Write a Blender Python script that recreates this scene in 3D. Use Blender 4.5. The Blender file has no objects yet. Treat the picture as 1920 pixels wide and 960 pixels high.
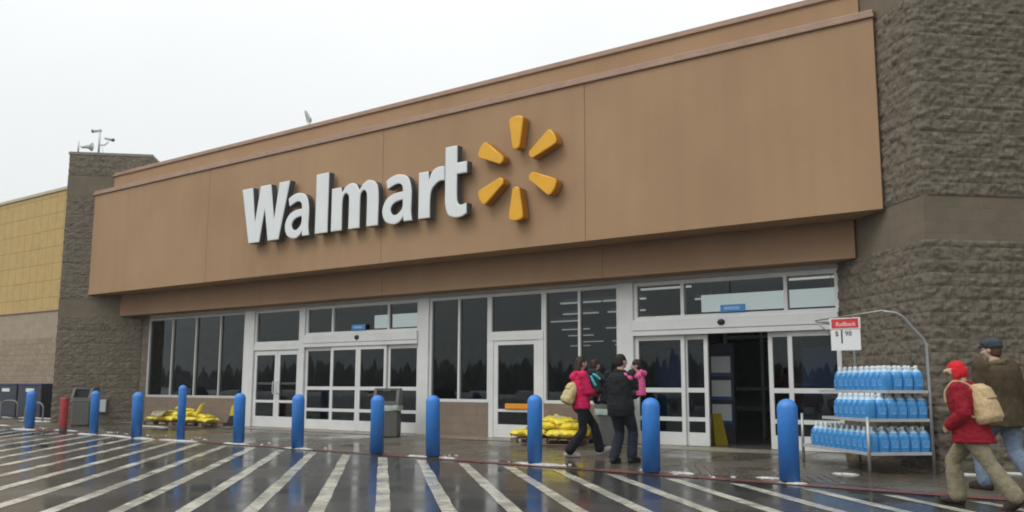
import bpy, bmesh, math, random
from mathutils import Vector, Matrix, noise
R = math.radians
random.seed(7)
S = bpy.context.scene
COL = S.collection

# ------------------------------------------------------------------ camera, sky, sun, exposure
cam = bpy.data.objects.new('camera', bpy.data.cameras.new('camera'))
COL.objects.link(cam)
cam.data.sensor_width = 36.0
cam.data.lens = 32.36
cam.data.clip_end = 2000
_r, _d, _f = (Vector(v) for v in ((0.79821, 0.60236, 0.00372), (-0.08204, 0.11483, -0.98999), (-0.59676, 0.78992, 0.14107)))
cam.matrix_world = Matrix(((_r.x, -_d.x, -_f.x, 0), (_r.y, -_d.y, -_f.y, 0), (_r.z, -_d.z, -_f.z, 1.25), (0, 0, 0, 1)))
S.camera = cam
SUN_EL, SUN_ROT = R(48), R(200)
W = bpy.data.worlds.new('World'); S.world = W; W.use_nodes = True
nt = W.node_tree; nt.nodes.clear()
def wn(t, **k):
    n = nt.nodes.new(t)
    for a, b in k.items(): setattr(n, a, b)
    return n
sky = wn('ShaderNodeTexSky', sky_type='NISHITA', sun_disc=False, sun_elevation=SUN_EL, sun_rotation=SUN_ROT, dust_density=3.0)
hsv = wn('ShaderNodeHueSaturation'); hsv.inputs['Saturation'].default_value = .25
tc = wn('ShaderNodeTexCoord'); sep = wn('ShaderNodeSeparateXYZ')
mr = wn('ShaderNodeMapRange'); mr.inputs['From Min'].default_value = 0; mr.inputs['From Max'].default_value = 1
mr.inputs['To Min'].default_value = 7.7; mr.inputs['To Max'].default_value = 17.0
cl = wn('ShaderNodeTexNoise'); cl.inputs['Scale'].default_value = 2.2; cl.inputs['Detail'].default_value = 5
clr = wn('ShaderNodeMapRange'); clr.inputs['To Min'].default_value = .90; clr.inputs['To Max'].default_value = 1.10
mul = wn('ShaderNodeMath', operation='MULTIPLY')
gray = wn('ShaderNodeCombineColor')
tint = wn('ShaderNodeMix', data_type='RGBA', blend_type='MULTIPLY'); tint.inputs[0].default_value = 1; tint.inputs[7].default_value = (.975, 1.0, 1.0, 1)
mx = wn('ShaderNodeMix', data_type='RGBA'); mx.inputs[0].default_value = .88
bg = wn('ShaderNodeBackground'); bg.inputs['Strength'].default_value = .10
wo = wn('ShaderNodeOutputWorld')
L = nt.links.new
L(sky.outputs[0], hsv.inputs['Color']); L(tc.outputs['Generated'], sep.inputs[0]); L(sep.outputs['Z'], mr.inputs['Value'])
L(tc.outputs['Generated'], cl.inputs['Vector']); L(cl.outputs[0], clr.inputs['Value'])
L(mr.outputs[0], mul.inputs[0]); L(clr.outputs[0], mul.inputs[1])
for i in range(3): L(mul.outputs[0], gray.inputs[i])
L(gray.outputs[0], tint.inputs[6])
L(hsv.outputs[0], mx.inputs[6]); L(tint.outputs[2], mx.inputs[7]); L(mx.outputs[2], bg.inputs['Color']); L(bg.outputs[0], wo.inputs[0])
sl = bpy.data.lights.new('sun', 'SUN'); sl.energy = .8; sl.angle = R(25); sl.color = (1, .97, .93)
sun = bpy.data.objects.new('sun', sl); COL.objects.link(sun)
sdir = Vector((math.sin(SUN_ROT) * math.cos(SUN_EL), math.cos(SUN_ROT) * math.cos(SUN_EL), math.sin(SUN_EL)))
sun.rotation_euler = sdir.to_track_quat('Z', 'Y').to_euler(); sun.location = sdir * 60
S.view_settings.view_transform = 'Standard'; S.view_settings.look = 'None'
S.view_settings.exposure = 0.0; S.view_settings.gamma = 1.0; S.view_settings.use_curve_mapping = False
S.render.engine = 'CYCLES'; HAZE = .0006
S.cycles.pixel_filter_type = 'BLACKMAN_HARRIS'; S.cycles.filter_width = 1.9
S.cycles.max_bounces = 8; S.cycles.transparent_max_bounces = 16; S.cycles.caustics_reflective = False; S.cycles.caustics_refractive = False

# ------------------------------------------------------------------ materials
def newmat(name):
    m = bpy.data.materials.new(name); m.use_nodes = True
    t = m.node_tree; return m, t, t.nodes['Principled BSDF'], t.links.new
def setb(b, **k):
    for a, v in k.items(): b.inputs[a.replace('_', ' ')].default_value = v
def N(t, typ, **k):
    n = t.nodes.new(typ)
    for a, b in k.items(): setattr(n, a, b)
    return n
def c4(c): return (c[0], c[1], c[2], 1)
def sc(c, k): return tuple(min(1, x * k) for x in c)
def noisy(name, col, rough=.6, amt=.18, scale=6.0, bump=0.0, bscale=60.0, metal=0.0, coat=0.0, coord='Object', stretch=None, spec=.5, detail=6):
    """a surface whose colour wanders a little round col, with a fine bump"""
    m, t, b, l = newmat(name)
    tcn = N(t, 'ShaderNodeTexCoord'); src = tcn.outputs[coord]
    if stretch:
        mp = N(t, 'ShaderNodeMapping'); mp.inputs['Scale'].default_value = stretch; l(src, mp.inputs[0]); src = mp.outputs[0]
    n = N(t, 'ShaderNodeTexNoise'); n.inputs['Scale'].default_value = scale; n.inputs['Detail'].default_value = detail
    n.inputs['Roughness'].default_value = .62
    l(src, n.inputs['Vector'])
    r = N(t, 'ShaderNodeValToRGB'); r.color_ramp.elements[0].position = .3; r.color_ramp.elements[1].position = .7
    r.color_ramp.elements[0].color = c4(sc(col, 1 - amt)); r.color_ramp.elements[1].color = c4(sc(col, 1 + amt))
    l(n.outputs[0], r.inputs[0]); l(r.outputs[0], b.inputs['Base Color'])
    setb(b, Roughness=rough, Metallic=metal, Coat_Weight=coat); b.inputs['Specular IOR Level'].default_value = spec
    if bump:
        n2 = N(t, 'ShaderNodeTexNoise'); n2.inputs['Scale'].default_value = bscale; n2.inputs['Detail'].default_value = 4
        l(tcn.outputs[coord], n2.inputs['Vector'])
        bp = N(t, 'ShaderNodeBump'); bp.inputs['Strength'].default_value = bump; bp.inputs['Distance'].default_value = .01
        l(n2.outputs[0], bp.inputs['Height']); l(bp.outputs[0], b.inputs['Normal'])
    return m
def emis(name, col, s):
    m, t, b, l = newmat(name); setb(b, Base_Color=c4(col), Emission_Color=c4(col), Emission_Strength=s); return m

def stucco(name, col):
    m, t, b, l = newmat(name)
    tcn = N(t, 'ShaderNodeTexCoord')
    n = N(t, 'ShaderNodeTexNoise'); n.inputs['Scale'].default_value = .35; n.inputs['Detail'].default_value = 7
    mp = N(t, 'ShaderNodeMapping'); mp.inputs['Scale'].default_value = (2.2, 2.2, .12)     # rain streaks run down
    st = N(t, 'ShaderNodeTexNoise'); st.inputs['Scale'].default_value = 1.5; st.inputs['Detail'].default_value = 5
    l(tcn.outputs['Object'], n.inputs['Vector']); l(tcn.outputs['Object'], mp.inputs[0]); l(mp.outputs[0], st.inputs['Vector'])
    mixf = N(t, 'ShaderNodeMix', data_type='FLOAT'); mixf.inputs[0].default_value = .24
    l(n.outputs[0], mixf.inputs[2]); l(st.outputs[0], mixf.inputs[3])
    r = N(t, 'ShaderNodeValToRGB'); r.color_ramp.elements[0].position = .32; r.color_ramp.elements[1].position = .68
    r.color_ramp.elements[0].color = c4(sc(col, .85)); r.color_ramp.elements[1].color = c4((col[0] * 1.07, col[1] * 1.11, col[2] * 1.14))
    l(mixf.outputs[0], r.inputs[0]); l(r.outputs[0], b.inputs['Base Color'])
    f = N(t, 'ShaderNodeTexNoise'); f.inputs['Scale'].default_value = 45; f.inputs['Detail'].default_value = 5
    l(tcn.outputs['Object'], f.inputs['Vector'])
    bp = N(t, 'ShaderNodeBump'); bp.inputs['Strength'].default_value = .35; bp.inputs['Distance'].default_value = .012
    l(f.outputs[0], bp.inputs['Height']); l(bp.outputs[0], b.inputs['Normal'])
    setb(b, Roughness=.85); b.inputs['Specular IOR Level'].default_value = .25
    return m

def blockwall(name, col, rough_face=True, bw=.4, bh=.2, mortar=.55, var=.22, msize=.006, off=.5):
    """concrete masonry: courses of blocks in UV metres, each block a little different"""
    m, t, b, l = newmat(name)
    uv = N(t, 'ShaderNodeTexCoord'); tcn = uv
    br = N(t, 'ShaderNodeTexBrick'); br.offset = off
    br.inputs['Scale'].default_value = 1; br.inputs['Brick Width'].default_value = bw; br.inputs['Row Height'].default_value = bh
    br.inputs['Mortar Size'].default_value = msize; br.inputs['Mortar Smooth'].default_value = .6; br.inputs['Bias'].default_value = 0
    br.inputs['Color1'].default_value = c4(sc(col, 1 - var)); br.inputs['Color2'].default_value = c4(sc(col, 1 + var)); br.inputs['Mortar'].default_value = c4(sc(col, mortar))
    l(uv.outputs['UV'], br.inputs['Vector'])
    n = N(t, 'ShaderNodeTexNoise'); n.inputs['Scale'].default_value = 9 if rough_face else 3; n.inputs['Detail'].default_value = 8; n.inputs['Roughness'].default_value = .7
    l(tcn.outputs['Object'], n.inputs['Vector'])
    r = N(t, 'ShaderNodeValToRGB'); r.color_ramp.elements[0].position = .3; r.color_ramp.elements[1].position = .72
    lo, hi = (.64, 1.22) if rough_face else (.86, 1.08)
    r.color_ramp.elements[0].color = (lo, lo, lo, 1); r.color_ramp.elements[1].color = (hi, hi * .985, hi * .96, 1)
    l(n.outputs[0], r.inputs[0])
    mu = N(t, 'ShaderNodeMix', data_type='RGBA', blend_type='MULTIPLY'); mu.inputs[0].default_value = 1
    l(br.outputs['Color'], mu.inputs[6]); l(r.outputs[0], mu.inputs[7]); l(mu.outputs[2], b.inputs['Base Color'])
    f = N(t, 'ShaderNodeTexNoise'); f.inputs['Scale'].default_value = 28 if rough_face else 90; f.inputs['Detail'].default_value = 6
    l(tcn.outputs['Object'], f.inputs['Vector'])
    ad = N(t, 'ShaderNodeMath', operation='MULTIPLY_ADD'); ad.inputs[1].default_value = -.5
    l(br.outputs['Fac'], ad.inputs[0]); l(f.outputs[0], ad.inputs[2])
    bp = N(t, 'ShaderNodeBump'); bp.inputs['Strength'].default_value = .8 if rough_face else .3; bp.inputs['Distance'].default_value = .02
    l(ad.outputs[0], bp.inputs['Height']); l(bp.outputs[0], b.inputs['Normal'])
    setb(b, Roughness=.88); b.inputs['Specular IOR Level'].default_value = .2
    return m

def wetground(name, dry, wet, coat_lo, coat_hi, scale, grain=90, bump=.25, wavy=.04, worn=None):
    """ground under a film of water: puddles are smoother than the damp parts"""
    m, t, b, l = newmat(name)
    tcn = N(t, 'ShaderNodeTexCoord')
    n = N(t, 'ShaderNodeTexNoise'); n.inputs['Scale'].default_value = scale; n.inputs['Detail'].default_value = 6; n.inputs['Roughness'].default_value = .6
    l(tcn.outputs['Object'], n.inputs['Vector'])
    g = N(t, 'ShaderNodeTexNoise'); g.inputs['Scale'].default_value = grain; g.inputs['Detail'].default_value = 3
    l(tcn.outputs['Object'], g.inputs['Vector'])
    r = N(t, 'ShaderNodeValToRGB'); r.color_ramp.elements[0].position = .38; r.color_ramp.elements[1].position = .62
    r.color_ramp.elements[0].color = c4(wet); r.color_ramp.elements[1].color = c4(dry)
    l(n.outputs[0], r.inputs[0])
    gr = N(t, 'ShaderNodeMapRange'); gr.inputs['To Min'].default_value = .65; gr.inputs['To Max'].default_value = 1.35
    l(g.outputs[0], gr.inputs['Value'])
    mu = N(t, 'ShaderNodeMix', data_type='RGBA', blend_type='MULTIPLY'); mu.inputs[0].default_value = 1
    l(r.outputs[0], mu.inputs[6]); l(gr.outputs[0], mu.inputs[7])
    last = mu.outputs[2]
    if worn:
        wn_ = N(t, 'ShaderNodeTexNoise'); wn_.inputs['Scale'].default_value = 9; wn_.inputs['Detail'].default_value = 9; wn_.inputs['Roughness'].default_value = .75
        l(tcn.outputs['Object'], wn_.inputs['Vector'])
        wr_ = N(t, 'ShaderNodeMapRange'); wr_.inputs['From Min'].default_value = .53; wr_.inputs['From Max'].default_value = .66; l(wn_.outputs[0], wr_.inputs['Value'])
        wm = N(t, 'ShaderNodeMix', data_type='RGBA'); wm.inputs[7].default_value = c4(worn); l(wr_.outputs[0], wm.inputs[0]); l(last, wm.inputs[6]); last = wm.outputs[2]
    else:
        # oil spots, tyre tracks and patches of finer stone
        sp = N(t, 'ShaderNodeTexNoise'); sp.inputs['Scale'].default_value = 1.7; sp.inputs['Detail'].default_value = 10; sp.inputs['Roughness'].default_value = .7
        l(tcn.outputs['Object'], sp.inputs['Vector'])
        sr = N(t, 'ShaderNodeMapRange'); sr.inputs['From Min'].default_value = .35; sr.inputs['From Max'].default_value = .65; sr.inputs['To Min'].default_value = .72; sr.inputs['To Max'].default_value = 1.22; l(sp.outputs[0], sr.inputs['Value'])
        sm = N(t, 'ShaderNodeMix', data_type='RGBA', blend_type='MULTIPLY'); sm.inputs[0].default_value = 1; l(last, sm.inputs[6]); l(sr.outputs[0], sm.inputs[7]); last = sm.outputs[2]
    l(last, b.inputs['Base Color'])
    rr = N(t, 'ShaderNodeMapRange'); rr.inputs['From Min'].default_value = .38; rr.inputs['From Max'].default_value = .64
    rr.inputs['To Min'].default_value = coat_lo; rr.inputs['To Max'].default_value = coat_hi
    l(n.outputs[0], rr.inputs['Value']); l(rr.outputs[0], b.inputs['Coat Roughness'])
    setb(b, Roughness=.7, Coat_Weight=1.0, Coat_IOR=1.33); b.inputs['Specular IOR Level'].default_value = .2
    bp = N(t, 'ShaderNodeBump'); bp.inputs['Strength'].default_value = bump; bp.inputs['Distance'].default_value = .01
    l(g.outputs[0], bp.inputs['Height']); l(bp.outputs[0], b.inputs['Normal'])
    wv = N(t, 'ShaderNodeTexNoise'); wv.inputs['Scale'].default_value = 7; wv.inputs['Detail'].default_value = 4
    l(tcn.outputs['Object'], wv.inputs['Vector'])
    bc = N(t, 'ShaderNodeBump'); bc.inputs['Strength'].default_value = wavy; bc.inputs['Distance'].default_value = .02
    l(wv.outputs[0], bc.inputs['Height']); l(bc.outputs[0], b.inputs['Coat Normal'])
    return m

def glassmat(name, tr, spec=1.0, rough=.0):
    m = bpy.data.materials.new(name); m.use_nodes = True; t = m.node_tree; t.nodes.clear(); l = t.links.new
    o = N(t, 'ShaderNodeOutputMaterial'); f = N(t, 'ShaderNodeFresnel'); f.inputs[0].default_value = 1.5
    tr_ = N(t, 'ShaderNodeBsdfTransparent'); tr_.inputs[0].default_value = c4(tr)
    gl = N(t, 'ShaderNodeBsdfGlossy'); gl.inputs['Roughness'].default_value = rough; gl.inputs[0].default_value = (.90, 1, 1, 1)
    mxs = N(t, 'ShaderNodeMixShader'); l(f.outputs[0], mxs.inputs[0]); l(tr_.outputs[0], mxs.inputs[1]); l(gl.outputs[0], mxs.inputs[2]); l(mxs.outputs[0], o.inputs[0])
    return m

def scuffed(name, col, worn):
    m = noisy(name, col, .42, .10, 3, bump=.15, bscale=70); t = m.node_tree; b = t.nodes['Principled BSDF']; l = t.links.new
    src = b.inputs['Base Color'].links[0].from_socket; tcn = N(t, 'ShaderNodeTexCoord'); mp = N(t, 'ShaderNodeMapping'); mp.inputs['Scale'].default_value = (9, 9, 3); inf = N(t, 'ShaderNodeObjectInfo')
    ad = N(t, 'ShaderNodeVectorMath', operation='ADD'); l(tcn.outputs['Object'], ad.inputs[0]); l(inf.outputs['Location'], ad.inputs[1]); l(ad.outputs[0], mp.inputs[0])
    n = N(t, 'ShaderNodeTexNoise'); n.inputs['Scale'].default_value = 1; n.inputs['Detail'].default_value = 8; n.inputs['Roughness'].default_value = .7; l(mp.outputs[0], n.inputs['Vector'])
    r = N(t, 'ShaderNodeMapRange'); r.inputs['From Min'].default_value = .52; r.inputs['From Max'].default_value = .70; r.inputs['To Max'].default_value = .7; l(n.outputs[0], r.inputs['Value'])
    mx_ = N(t, 'ShaderNodeMix', data_type='RGBA'); mx_.inputs[7].default_value = c4(worn); l(r.outputs[0], mx_.inputs[0]); l(src, mx_.inputs[6]); l(mx_.outputs[2], b.inputs['Base Color'])
    return m
M = {}
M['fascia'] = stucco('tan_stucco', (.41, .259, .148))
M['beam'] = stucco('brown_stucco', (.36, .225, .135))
M['cap'] = noisy('coping_metal', (.37, .245, .18), .55, .12, 3)
M['rough_block'] = blockwall('split_face_block', (.188, .162, .127), var=.09, mortar=.7)
M['smooth_block'] = blockwall('smooth_block', (.19, .158, .118), False, var=.05, mortar=.85)
M['towercap'] = noisy('tower_coping', (.24, .225, .20), .6, .12, 2)
M['yellow_eifs'] = blockwall('yellow_panel', (.55, .40, .175), False, bw=.585, bh=.645, mortar=.70, var=.03, msize=.022, off=0)
M['tan_block'] = blockwall('tan_smooth_block', (.40, .33, .25), False, var=.04, mortar=.9)
M['tan_rough'] = blockwall('tan_split_block', (.36, .29, .215), True, var=.08, mortar=.8)
M['sill_block'] = blockwall('sill_block', (.25, .195, .155), False, var=.06, mortar=.8)
M['frame'] = noisy('white_aluminium', (.70, .71, .70), .4, .06, 2.5, spec=.5)
M['frame_grey'] = noisy('grey_aluminium', (.52, .53, .52), .4, .06, 2.5)
M['glass'] = glassmat('dark_glass', (.42, .47, .50))
M['glass_up'] = glassmat('transom_glass', (.62, .66, .66))
M['dark_in'] = noisy('dark_interior', (.17, .185, .19), .8, .2, 2)
M['ceil_in'] = noisy('shop_ceiling', (.30, .32, .33), .8, .1, 2)
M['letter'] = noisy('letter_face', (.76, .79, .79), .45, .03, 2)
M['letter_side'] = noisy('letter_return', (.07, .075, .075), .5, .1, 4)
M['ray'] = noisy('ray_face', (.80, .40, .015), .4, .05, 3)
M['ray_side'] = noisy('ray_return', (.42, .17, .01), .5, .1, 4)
M['asphalt'] = wetground('wet_asphalt', (.050, .047, .043), (.024, .024, .0235), .06, .32, .38)
M['sidewalk'] = wetground('wet_concrete', (.135, .115, .085), (.075, .064, .048), .07, .42, .45, grain=60)
M['apron'] = wetground('damp_concrete', (.30, .27, .21), (.22, .195, .15), .25, .6, .9, grain=60)
M['paver'] = wetground('wet_pavers', (.17, .14, .115), (.10, .085, .07), .2, .5, .8, grain=40)
M['stripe'] = wetground('road_paint', (.54, .52, .43), (.40, .38, .32), .11, .38, 1.4, grain=35, worn=(.045, .043, .04))
M['red_paint'] = wetground('red_kerb_paint', (.23, .055, .048), (.11, .055, .045), .2, .5, 1.9, grain=30, worn=(.10, .085, .065))
M['snow'] = noisy('slush', (.50, .50, .48), .7, .4, 14, bump=.6, bscale=25)
M['snow_bank'] = noisy('ploughed_snow', (.66, .67, .68), .8, .15, 1.5, bump=.5, bscale=6)
M['bollard'] = scuffed('blue_plastic', (.036, .215, .66), (.13, .26, .48))
M['bollard_foot'] = noisy('bollard_foot', (.06, .06, .06), .8, .3, 20)
M['red_metal'] = noisy('red_metal', (.36, .03, .035), .5, .15, 8)
M['bin'] = noisy('grey_bin', (.125, .125, .115), .65, .12, 10, bump=.3, bscale=120)
M['bin_dark'] = noisy('bin_dark', (.02, .022, .022), .6, .2, 6)
M['bin_liner'] = noisy('bin_liner', (.42, .52, .46), .35, .2, 12, bump=.6, bscale=18)
M['bag'] = noisy('yellow_bag', (.78, .62, .05), .45, .3, 6, bump=.9, bscale=16)
M['bag_print'] = noisy('bag_print', (.62, .58, .30), .35, .4, 9, bump=.8, bscale=16)
M['wrap'] = noisy('clear_wrap', (.60, .58, .42), .2, .3, 14, bump=1, bscale=14)
M['wood'] = noisy('pallet_wood', (.20, .145, .10), .8, .3, 8, bump=.3, stretch=(1, 6, 6))
M['steel'] = noisy('galvanised_tube', (.42, .43, .43), .42, .12, 8, metal=.6)
M['dull_steel'] = noisy('dull_tube', (.20, .205, .20), .5, .15, 8, metal=.3)
M['shelf_edge'] = noisy('shelf_edge', (.46, .47, .47), .4, .1, 5)
M['fluid'] = noisy('blue_fluid', (.045, .29, .66), .16, .14, 9, coat=.3)
M['clear_neck'] = noisy('clear_neck', (.42, .60, .72), .2, .12, 9, coat=.3)
M['jugcap'] = noisy('white_cap', (.74, .77, .78), .4, .05, 10)
M['juglabel'] = noisy('jug_label', (.10, .34, .72), .4, .35, 22)
M['board_glow'] = emis('board_glow', (.88, .98, .97), .50)  # white board given its own glow to read bright behind the transoms
M['white'] = noisy('white_board', (.78, .79, .78), .5, .03, 3)
M['sign_red'] = noisy('sign_red', (.66, .04, .045), .4, .06, 3)
M['ink'] = noisy('black_ink', (.035, .035, .04), .6, .1, 5)
M['blue_sign'] = noisy('blue_sign', (.06, .25, .60), .4, .05, 3)
M['pale_blue'] = noisy('pale_blue', (.25, .47, .75), .4, .05, 3)
M['orange'] = noisy('orange_bar', (.80, .30, .01), .45, .08, 4)
M['black_rub'] = noisy('black_rubber', (.015, .015, .016), .5, .2, 6)
M['navy'] = noisy('navy_panel', (.018, .023, .042), .5, .2, 3)
M['navy_bright'] = noisy('navy_bright', (.03, .09, .30), .4, .2, 3)
M['navy_lid'] = noisy('navy_lid', (.03, .055, .13), .5, .2, 3)
M['grey_box'] = noisy('grey_box', (.33, .35, .33), .5, .1, 5)
M['pale_metal'] = noisy('pale_metal', (.58, .62, .63), .45, .08, 5)
M['roof'] = noisy('roof_sheet', (.35, .33, .3), .8, .1, 1)
M['tube_on'] = emis('tube_light', (1, .98, .9), .42)
M['car'] = noisy('car_paint', (.25, .26, .28), .3, .05, 1, coat=.6)
M['tree_far'] = noisy('far_tree', (.19, .195, .19), .9, .3, .5)
M['yellow_sign'] = noisy('yellow_plastic', (.62, .50, .03), .45, .1, 5)

# ------------------------------------------------------------------ helpers
def obj(name, bm, mats, parent=None, smooth=False, loc=(0, 0, 0)):
    me = bpy.data.meshes.new(name); bm.to_mesh(me); bm.free()
    for m in (mats if isinstance(mats, (list, tuple)) else [mats]): me.materials.append(m)
    if smooth:
        for p in me.polygons: p.use_smooth = True
    o = bpy.data.objects.new(name, me); COL.objects.link(o); o.location = loc
    if parent: o.parent = parent
    return o
def tag(o, label, cat, group=None):
    o['label'] = label; o['category'] = cat
    if group: o['group'] = group
    return o
def thing(name, label, cat, loc=(0, 0, 0), rz=0, group=None):
    o = bpy.data.objects.new(name, None); COL.objects.link(o); o.location = loc; o.rotation_euler = (0, 0, rz); o.empty_display_size = .2
    return tag(o, label, cat, group)
def struct(name, bm, mats, kind='structure', smooth=False):
    o = obj(name, bm, mats, None, smooth); o['kind'] = kind; return o
def dup(root, loc=None, rz=None, label=None):
    r = root.copy(); COL.objects.link(r)
    if loc is not None: r.location = loc
    if rz is not None: r.rotation_euler = (0, 0, rz)
    if label: r['label'] = label
    for ch in list(root.children):
        c = ch.copy(); COL.objects.link(c); c.parent = r
        for g in list(ch.children):
            d = g.copy(); COL.objects.link(d); d.parent = c
    return r
def box(bm, x0, x1, y0, y1, z0, z1, mi=0, bev=0):
    vs = [bm.verts.new(p) for p in ((x0, y0, z0), (x1, y0, z0), (x1, y1, z0), (x0, y1, z0), (x0, y0, z1), (x1, y0, z1), (x1, y1, z1), (x0, y1, z1))]
    fs = [bm.faces.new([vs[i] for i in q]) for q in ((3, 2, 1, 0), (4, 5, 6, 7), (0, 1, 5, 4), (1, 2, 6, 5), (2, 3, 7, 6), (3, 0, 4, 7))]
    for f in fs: f.material_index = mi
    if bev:
        es = list({e for f in fs for e in f.edges})
        bmesh.ops.bevel(bm, geom=es, offset=bev, segments=2, affect='EDGES', profile=.5)
def prism(bm, pts, y0, y1, mi=0):
    """polygon in x,z pushed along y"""
    a = [bm.verts.new((x, y0, z)) for x, z in pts]; b = [bm.verts.new((x, y1, z)) for x, z in pts]
    n = len(pts); fs = [bm.faces.new(a), bm.faces.new(b[::-1])]
    for i in range(n): fs.append(bm.faces.new((a[i], b[i], b[(i + 1) % n], a[(i + 1) % n])))
    for f in fs: f.material_index = mi
    bmesh.ops.recalc_face_normals(bm, faces=fs)
def frame_of(d):
    d = d.normalized(); u = Vector((0, 0, 1)) if abs(d.z) < .9 else Vector((1, 0, 0))
    a = d.cross(u).normalized(); return a, d.cross(a).normalized()
def tube(bm, pts, r, seg=10, mi=0, caps=True):
    pts = [Vector(p) for p in pts]; rs = r if isinstance(r, (list, tuple)) else [r] * len(pts); rings = []
    a = None
    for i, p in enumerate(pts):
        d = (pts[min(i + 1, len(pts) - 1)] - pts[max(i - 1, 0)])
        if a is None: a, b = frame_of(d)
        else:
            d.normalize(); a = (a - d * a.dot(d)).normalized(); b = d.cross(a)
        rings.append([bm.verts.new(p + (a * math.cos(t) + b * math.sin(t)) * rs[i]) for t in (2 * math.pi * k / seg for k in range(seg))])
    fs = []
    for i in range(len(rings) - 1):
        for k in range(seg): fs.append(bm.faces.new((rings[i][k], rings[i][(k + 1) % seg], rings[i + 1][(k + 1) % seg], rings[i + 1][k])))
    if caps: fs += [bm.faces.new(rings[0][::-1]), bm.faces.new(rings[-1])]
    for f in fs: f.material_index = mi; f.smooth = True
    bmesh.ops.recalc_face_normals(bm, faces=fs)
def lathe(bm, prof, seg=24, mi=0, c=(0, 0, 0)):
    rings = []
    for r, z in prof:
        rings.append([bm.verts.new((c[0] + r * math.cos(2 * math.pi * k / seg), c[1] + r * math.sin(2 * math.pi * k / seg), c[2] + z)) for k in range(seg)] if r > 1e-5 else [bm.verts.new((c[0], c[1], c[2] + z))])
    for i in range(len(rings) - 1):
        A, B = rings[i], rings[i + 1]
        for k in range(seg):
            k2 = (k + 1) % seg
            q = [A[k % len(A)], A[k2 % len(A)], B[k2 % len(B)], B[k % len(B)]]
            u = []
            for v in q:
                if v not in u: u.append(v)
            if len(u) > 2:
                f = bm.faces.new(u); f.material_index = mi; f.smooth = True
def smoothstep_path(pts, n=8):
    """Catmull-Rom through points"""
    P = [Vector(p) for p in pts]; out = []
    for i in range(len(P) - 1):
        a, b, c, d = P[max(i - 1, 0)], P[i], P[i + 1], P[min(i + 2, len(P) - 1)]
        for k in range(n):
            t = k / n
            out.append(.5 * ((2 * b) + (c - a) * t + (2 * a - 5 * b + 4 * c - d) * t * t + (3 * b - a - 3 * c + d) * t ** 3))
    return out + [P[-1]]
def kerb_y(x): return 12.05 - .0415 * (x + 4)
def gz(x, y):
    """the pavement rises gently from the kerb to the shop front"""
    return max(0.0, min(.12, (y - 12.1) / 4.6 * .12)) if y > kerb_y(x) else 0.0

# ------------------------------------------------------------------ ground
bm = bmesh.new()
for (x0, x1, y0, y1) in ((-240, 170, -150, 45),):
    vs = [bm.verts.new(p) for p in ((x0, y0, -.006), (x1, y0, -.006), (x1, y1, -.006), (x0, y1, -.006))]; bm.faces.new(vs)
struct('parking_lot', bm, M['asphalt'])
def sheet(name, mat, quads, kind='structure'):
    bm = bmesh.new()
    for q in quads: bm.faces.new([bm.verts.new(p) for p in q])
    bmesh.ops.recalc_face_normals(bm, faces=bm.faces)
    if sum(f.normal.z for f in bm.faces) < 0: bmesh.ops.reverse_faces(bm, faces=bm.faces)
    return struct(name, bm, mat, kind)
XS = [-75, -60, -50, -40, -34, -30, -27, -24, -21, -18, -15, -12, -9, -6, -3, 0, 4, 10, 16]
sheet('sidewalk', M['sidewalk'], [((a, kerb_y(a), 0), (b, kerb_y(b), 0), (b, 16.71, .12), (a, 16.71, .12)) for a, b in zip(XS, XS[1:])])
sheet('threshold_strip', M['apron'], [((a, 15.95, gz(a, 15.95) + .004), (b, 15.95, gz(b, 15.95) + .004), (b, 16.70, .1245), (a, 16.70, .1245)) for a, b in ((-27.6, -15.3), (-15.3, -12), (-12, -9.6), (-9.6, -5.7))])
# joints sawn in the pavement
q = []
for k in range(24):
    x = -31.3 + k * 1.22
    q.append(((x, kerb_y(x) + .2, .0045), (x + .014, kerb_y(x) + .2, .0045), (x + .014, 15.9, gz(0, 15.9) + .0035), (x, 15.9, gz(0, 15.9) + .0035)))
sheet('pavement_joints', noisy('joint_dirt', (.03, .028, .025), .8), q)
sheet('red_kerb_line', M['red_paint'], [((a, kerb_y(a) - .03, .001), (b, kerb_y(b) - .03, .001), (b, kerb_y(b) + .17, .009), (a, kerb_y(a) + .17, .009)) for a, b in zip(XS, XS[1:])])
# brick pavers by the rack: each row a narrow strip with a gap
q = []
for k in range(15):
    t = k * .15
    x0, y0 = -6.1 + t, 12.45
    q.append(((x0, y0, .0135), (x0 + .115, y0, .0135), (x0 + .115 - .75, y0 + 1.25, gz(0, y0 + 1.25) + .004), (x0 - .75, y0 + 1.25, gz(0, y0 + 1.25) + .004)))
sheet('paver_strip', M['paver'], q)
q = []
for k in range(-10, 36):
    c = 5.68 - .9375 * k
    x1 = (c - 12.05 - .166) / .9585; y1 = kerb_y(x1) - .36; x1 = c - y1; y0 = 1.0; x0 = c - y0; h = .112
    # worn edges: the stripe is cut into short lengths whose edges wander
    n = 26; pr = None
    for i in range(n + 1):
        t = i / n; x = x0 + (x1 - x0) * t; y = y0 + (y1 - y0) * t
        wl = h + random.uniform(-.012, .01); wr = h + random.uniform(-.012, .01)
        cur = ((x - wl, y, -.002), (x + wr, y, -.002))
        if pr: q.append((pr[0], pr[1], cur[1], cur[0]))
        pr = cur
sheet('crosswalk_stripes', M['stripe'], q)

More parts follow.
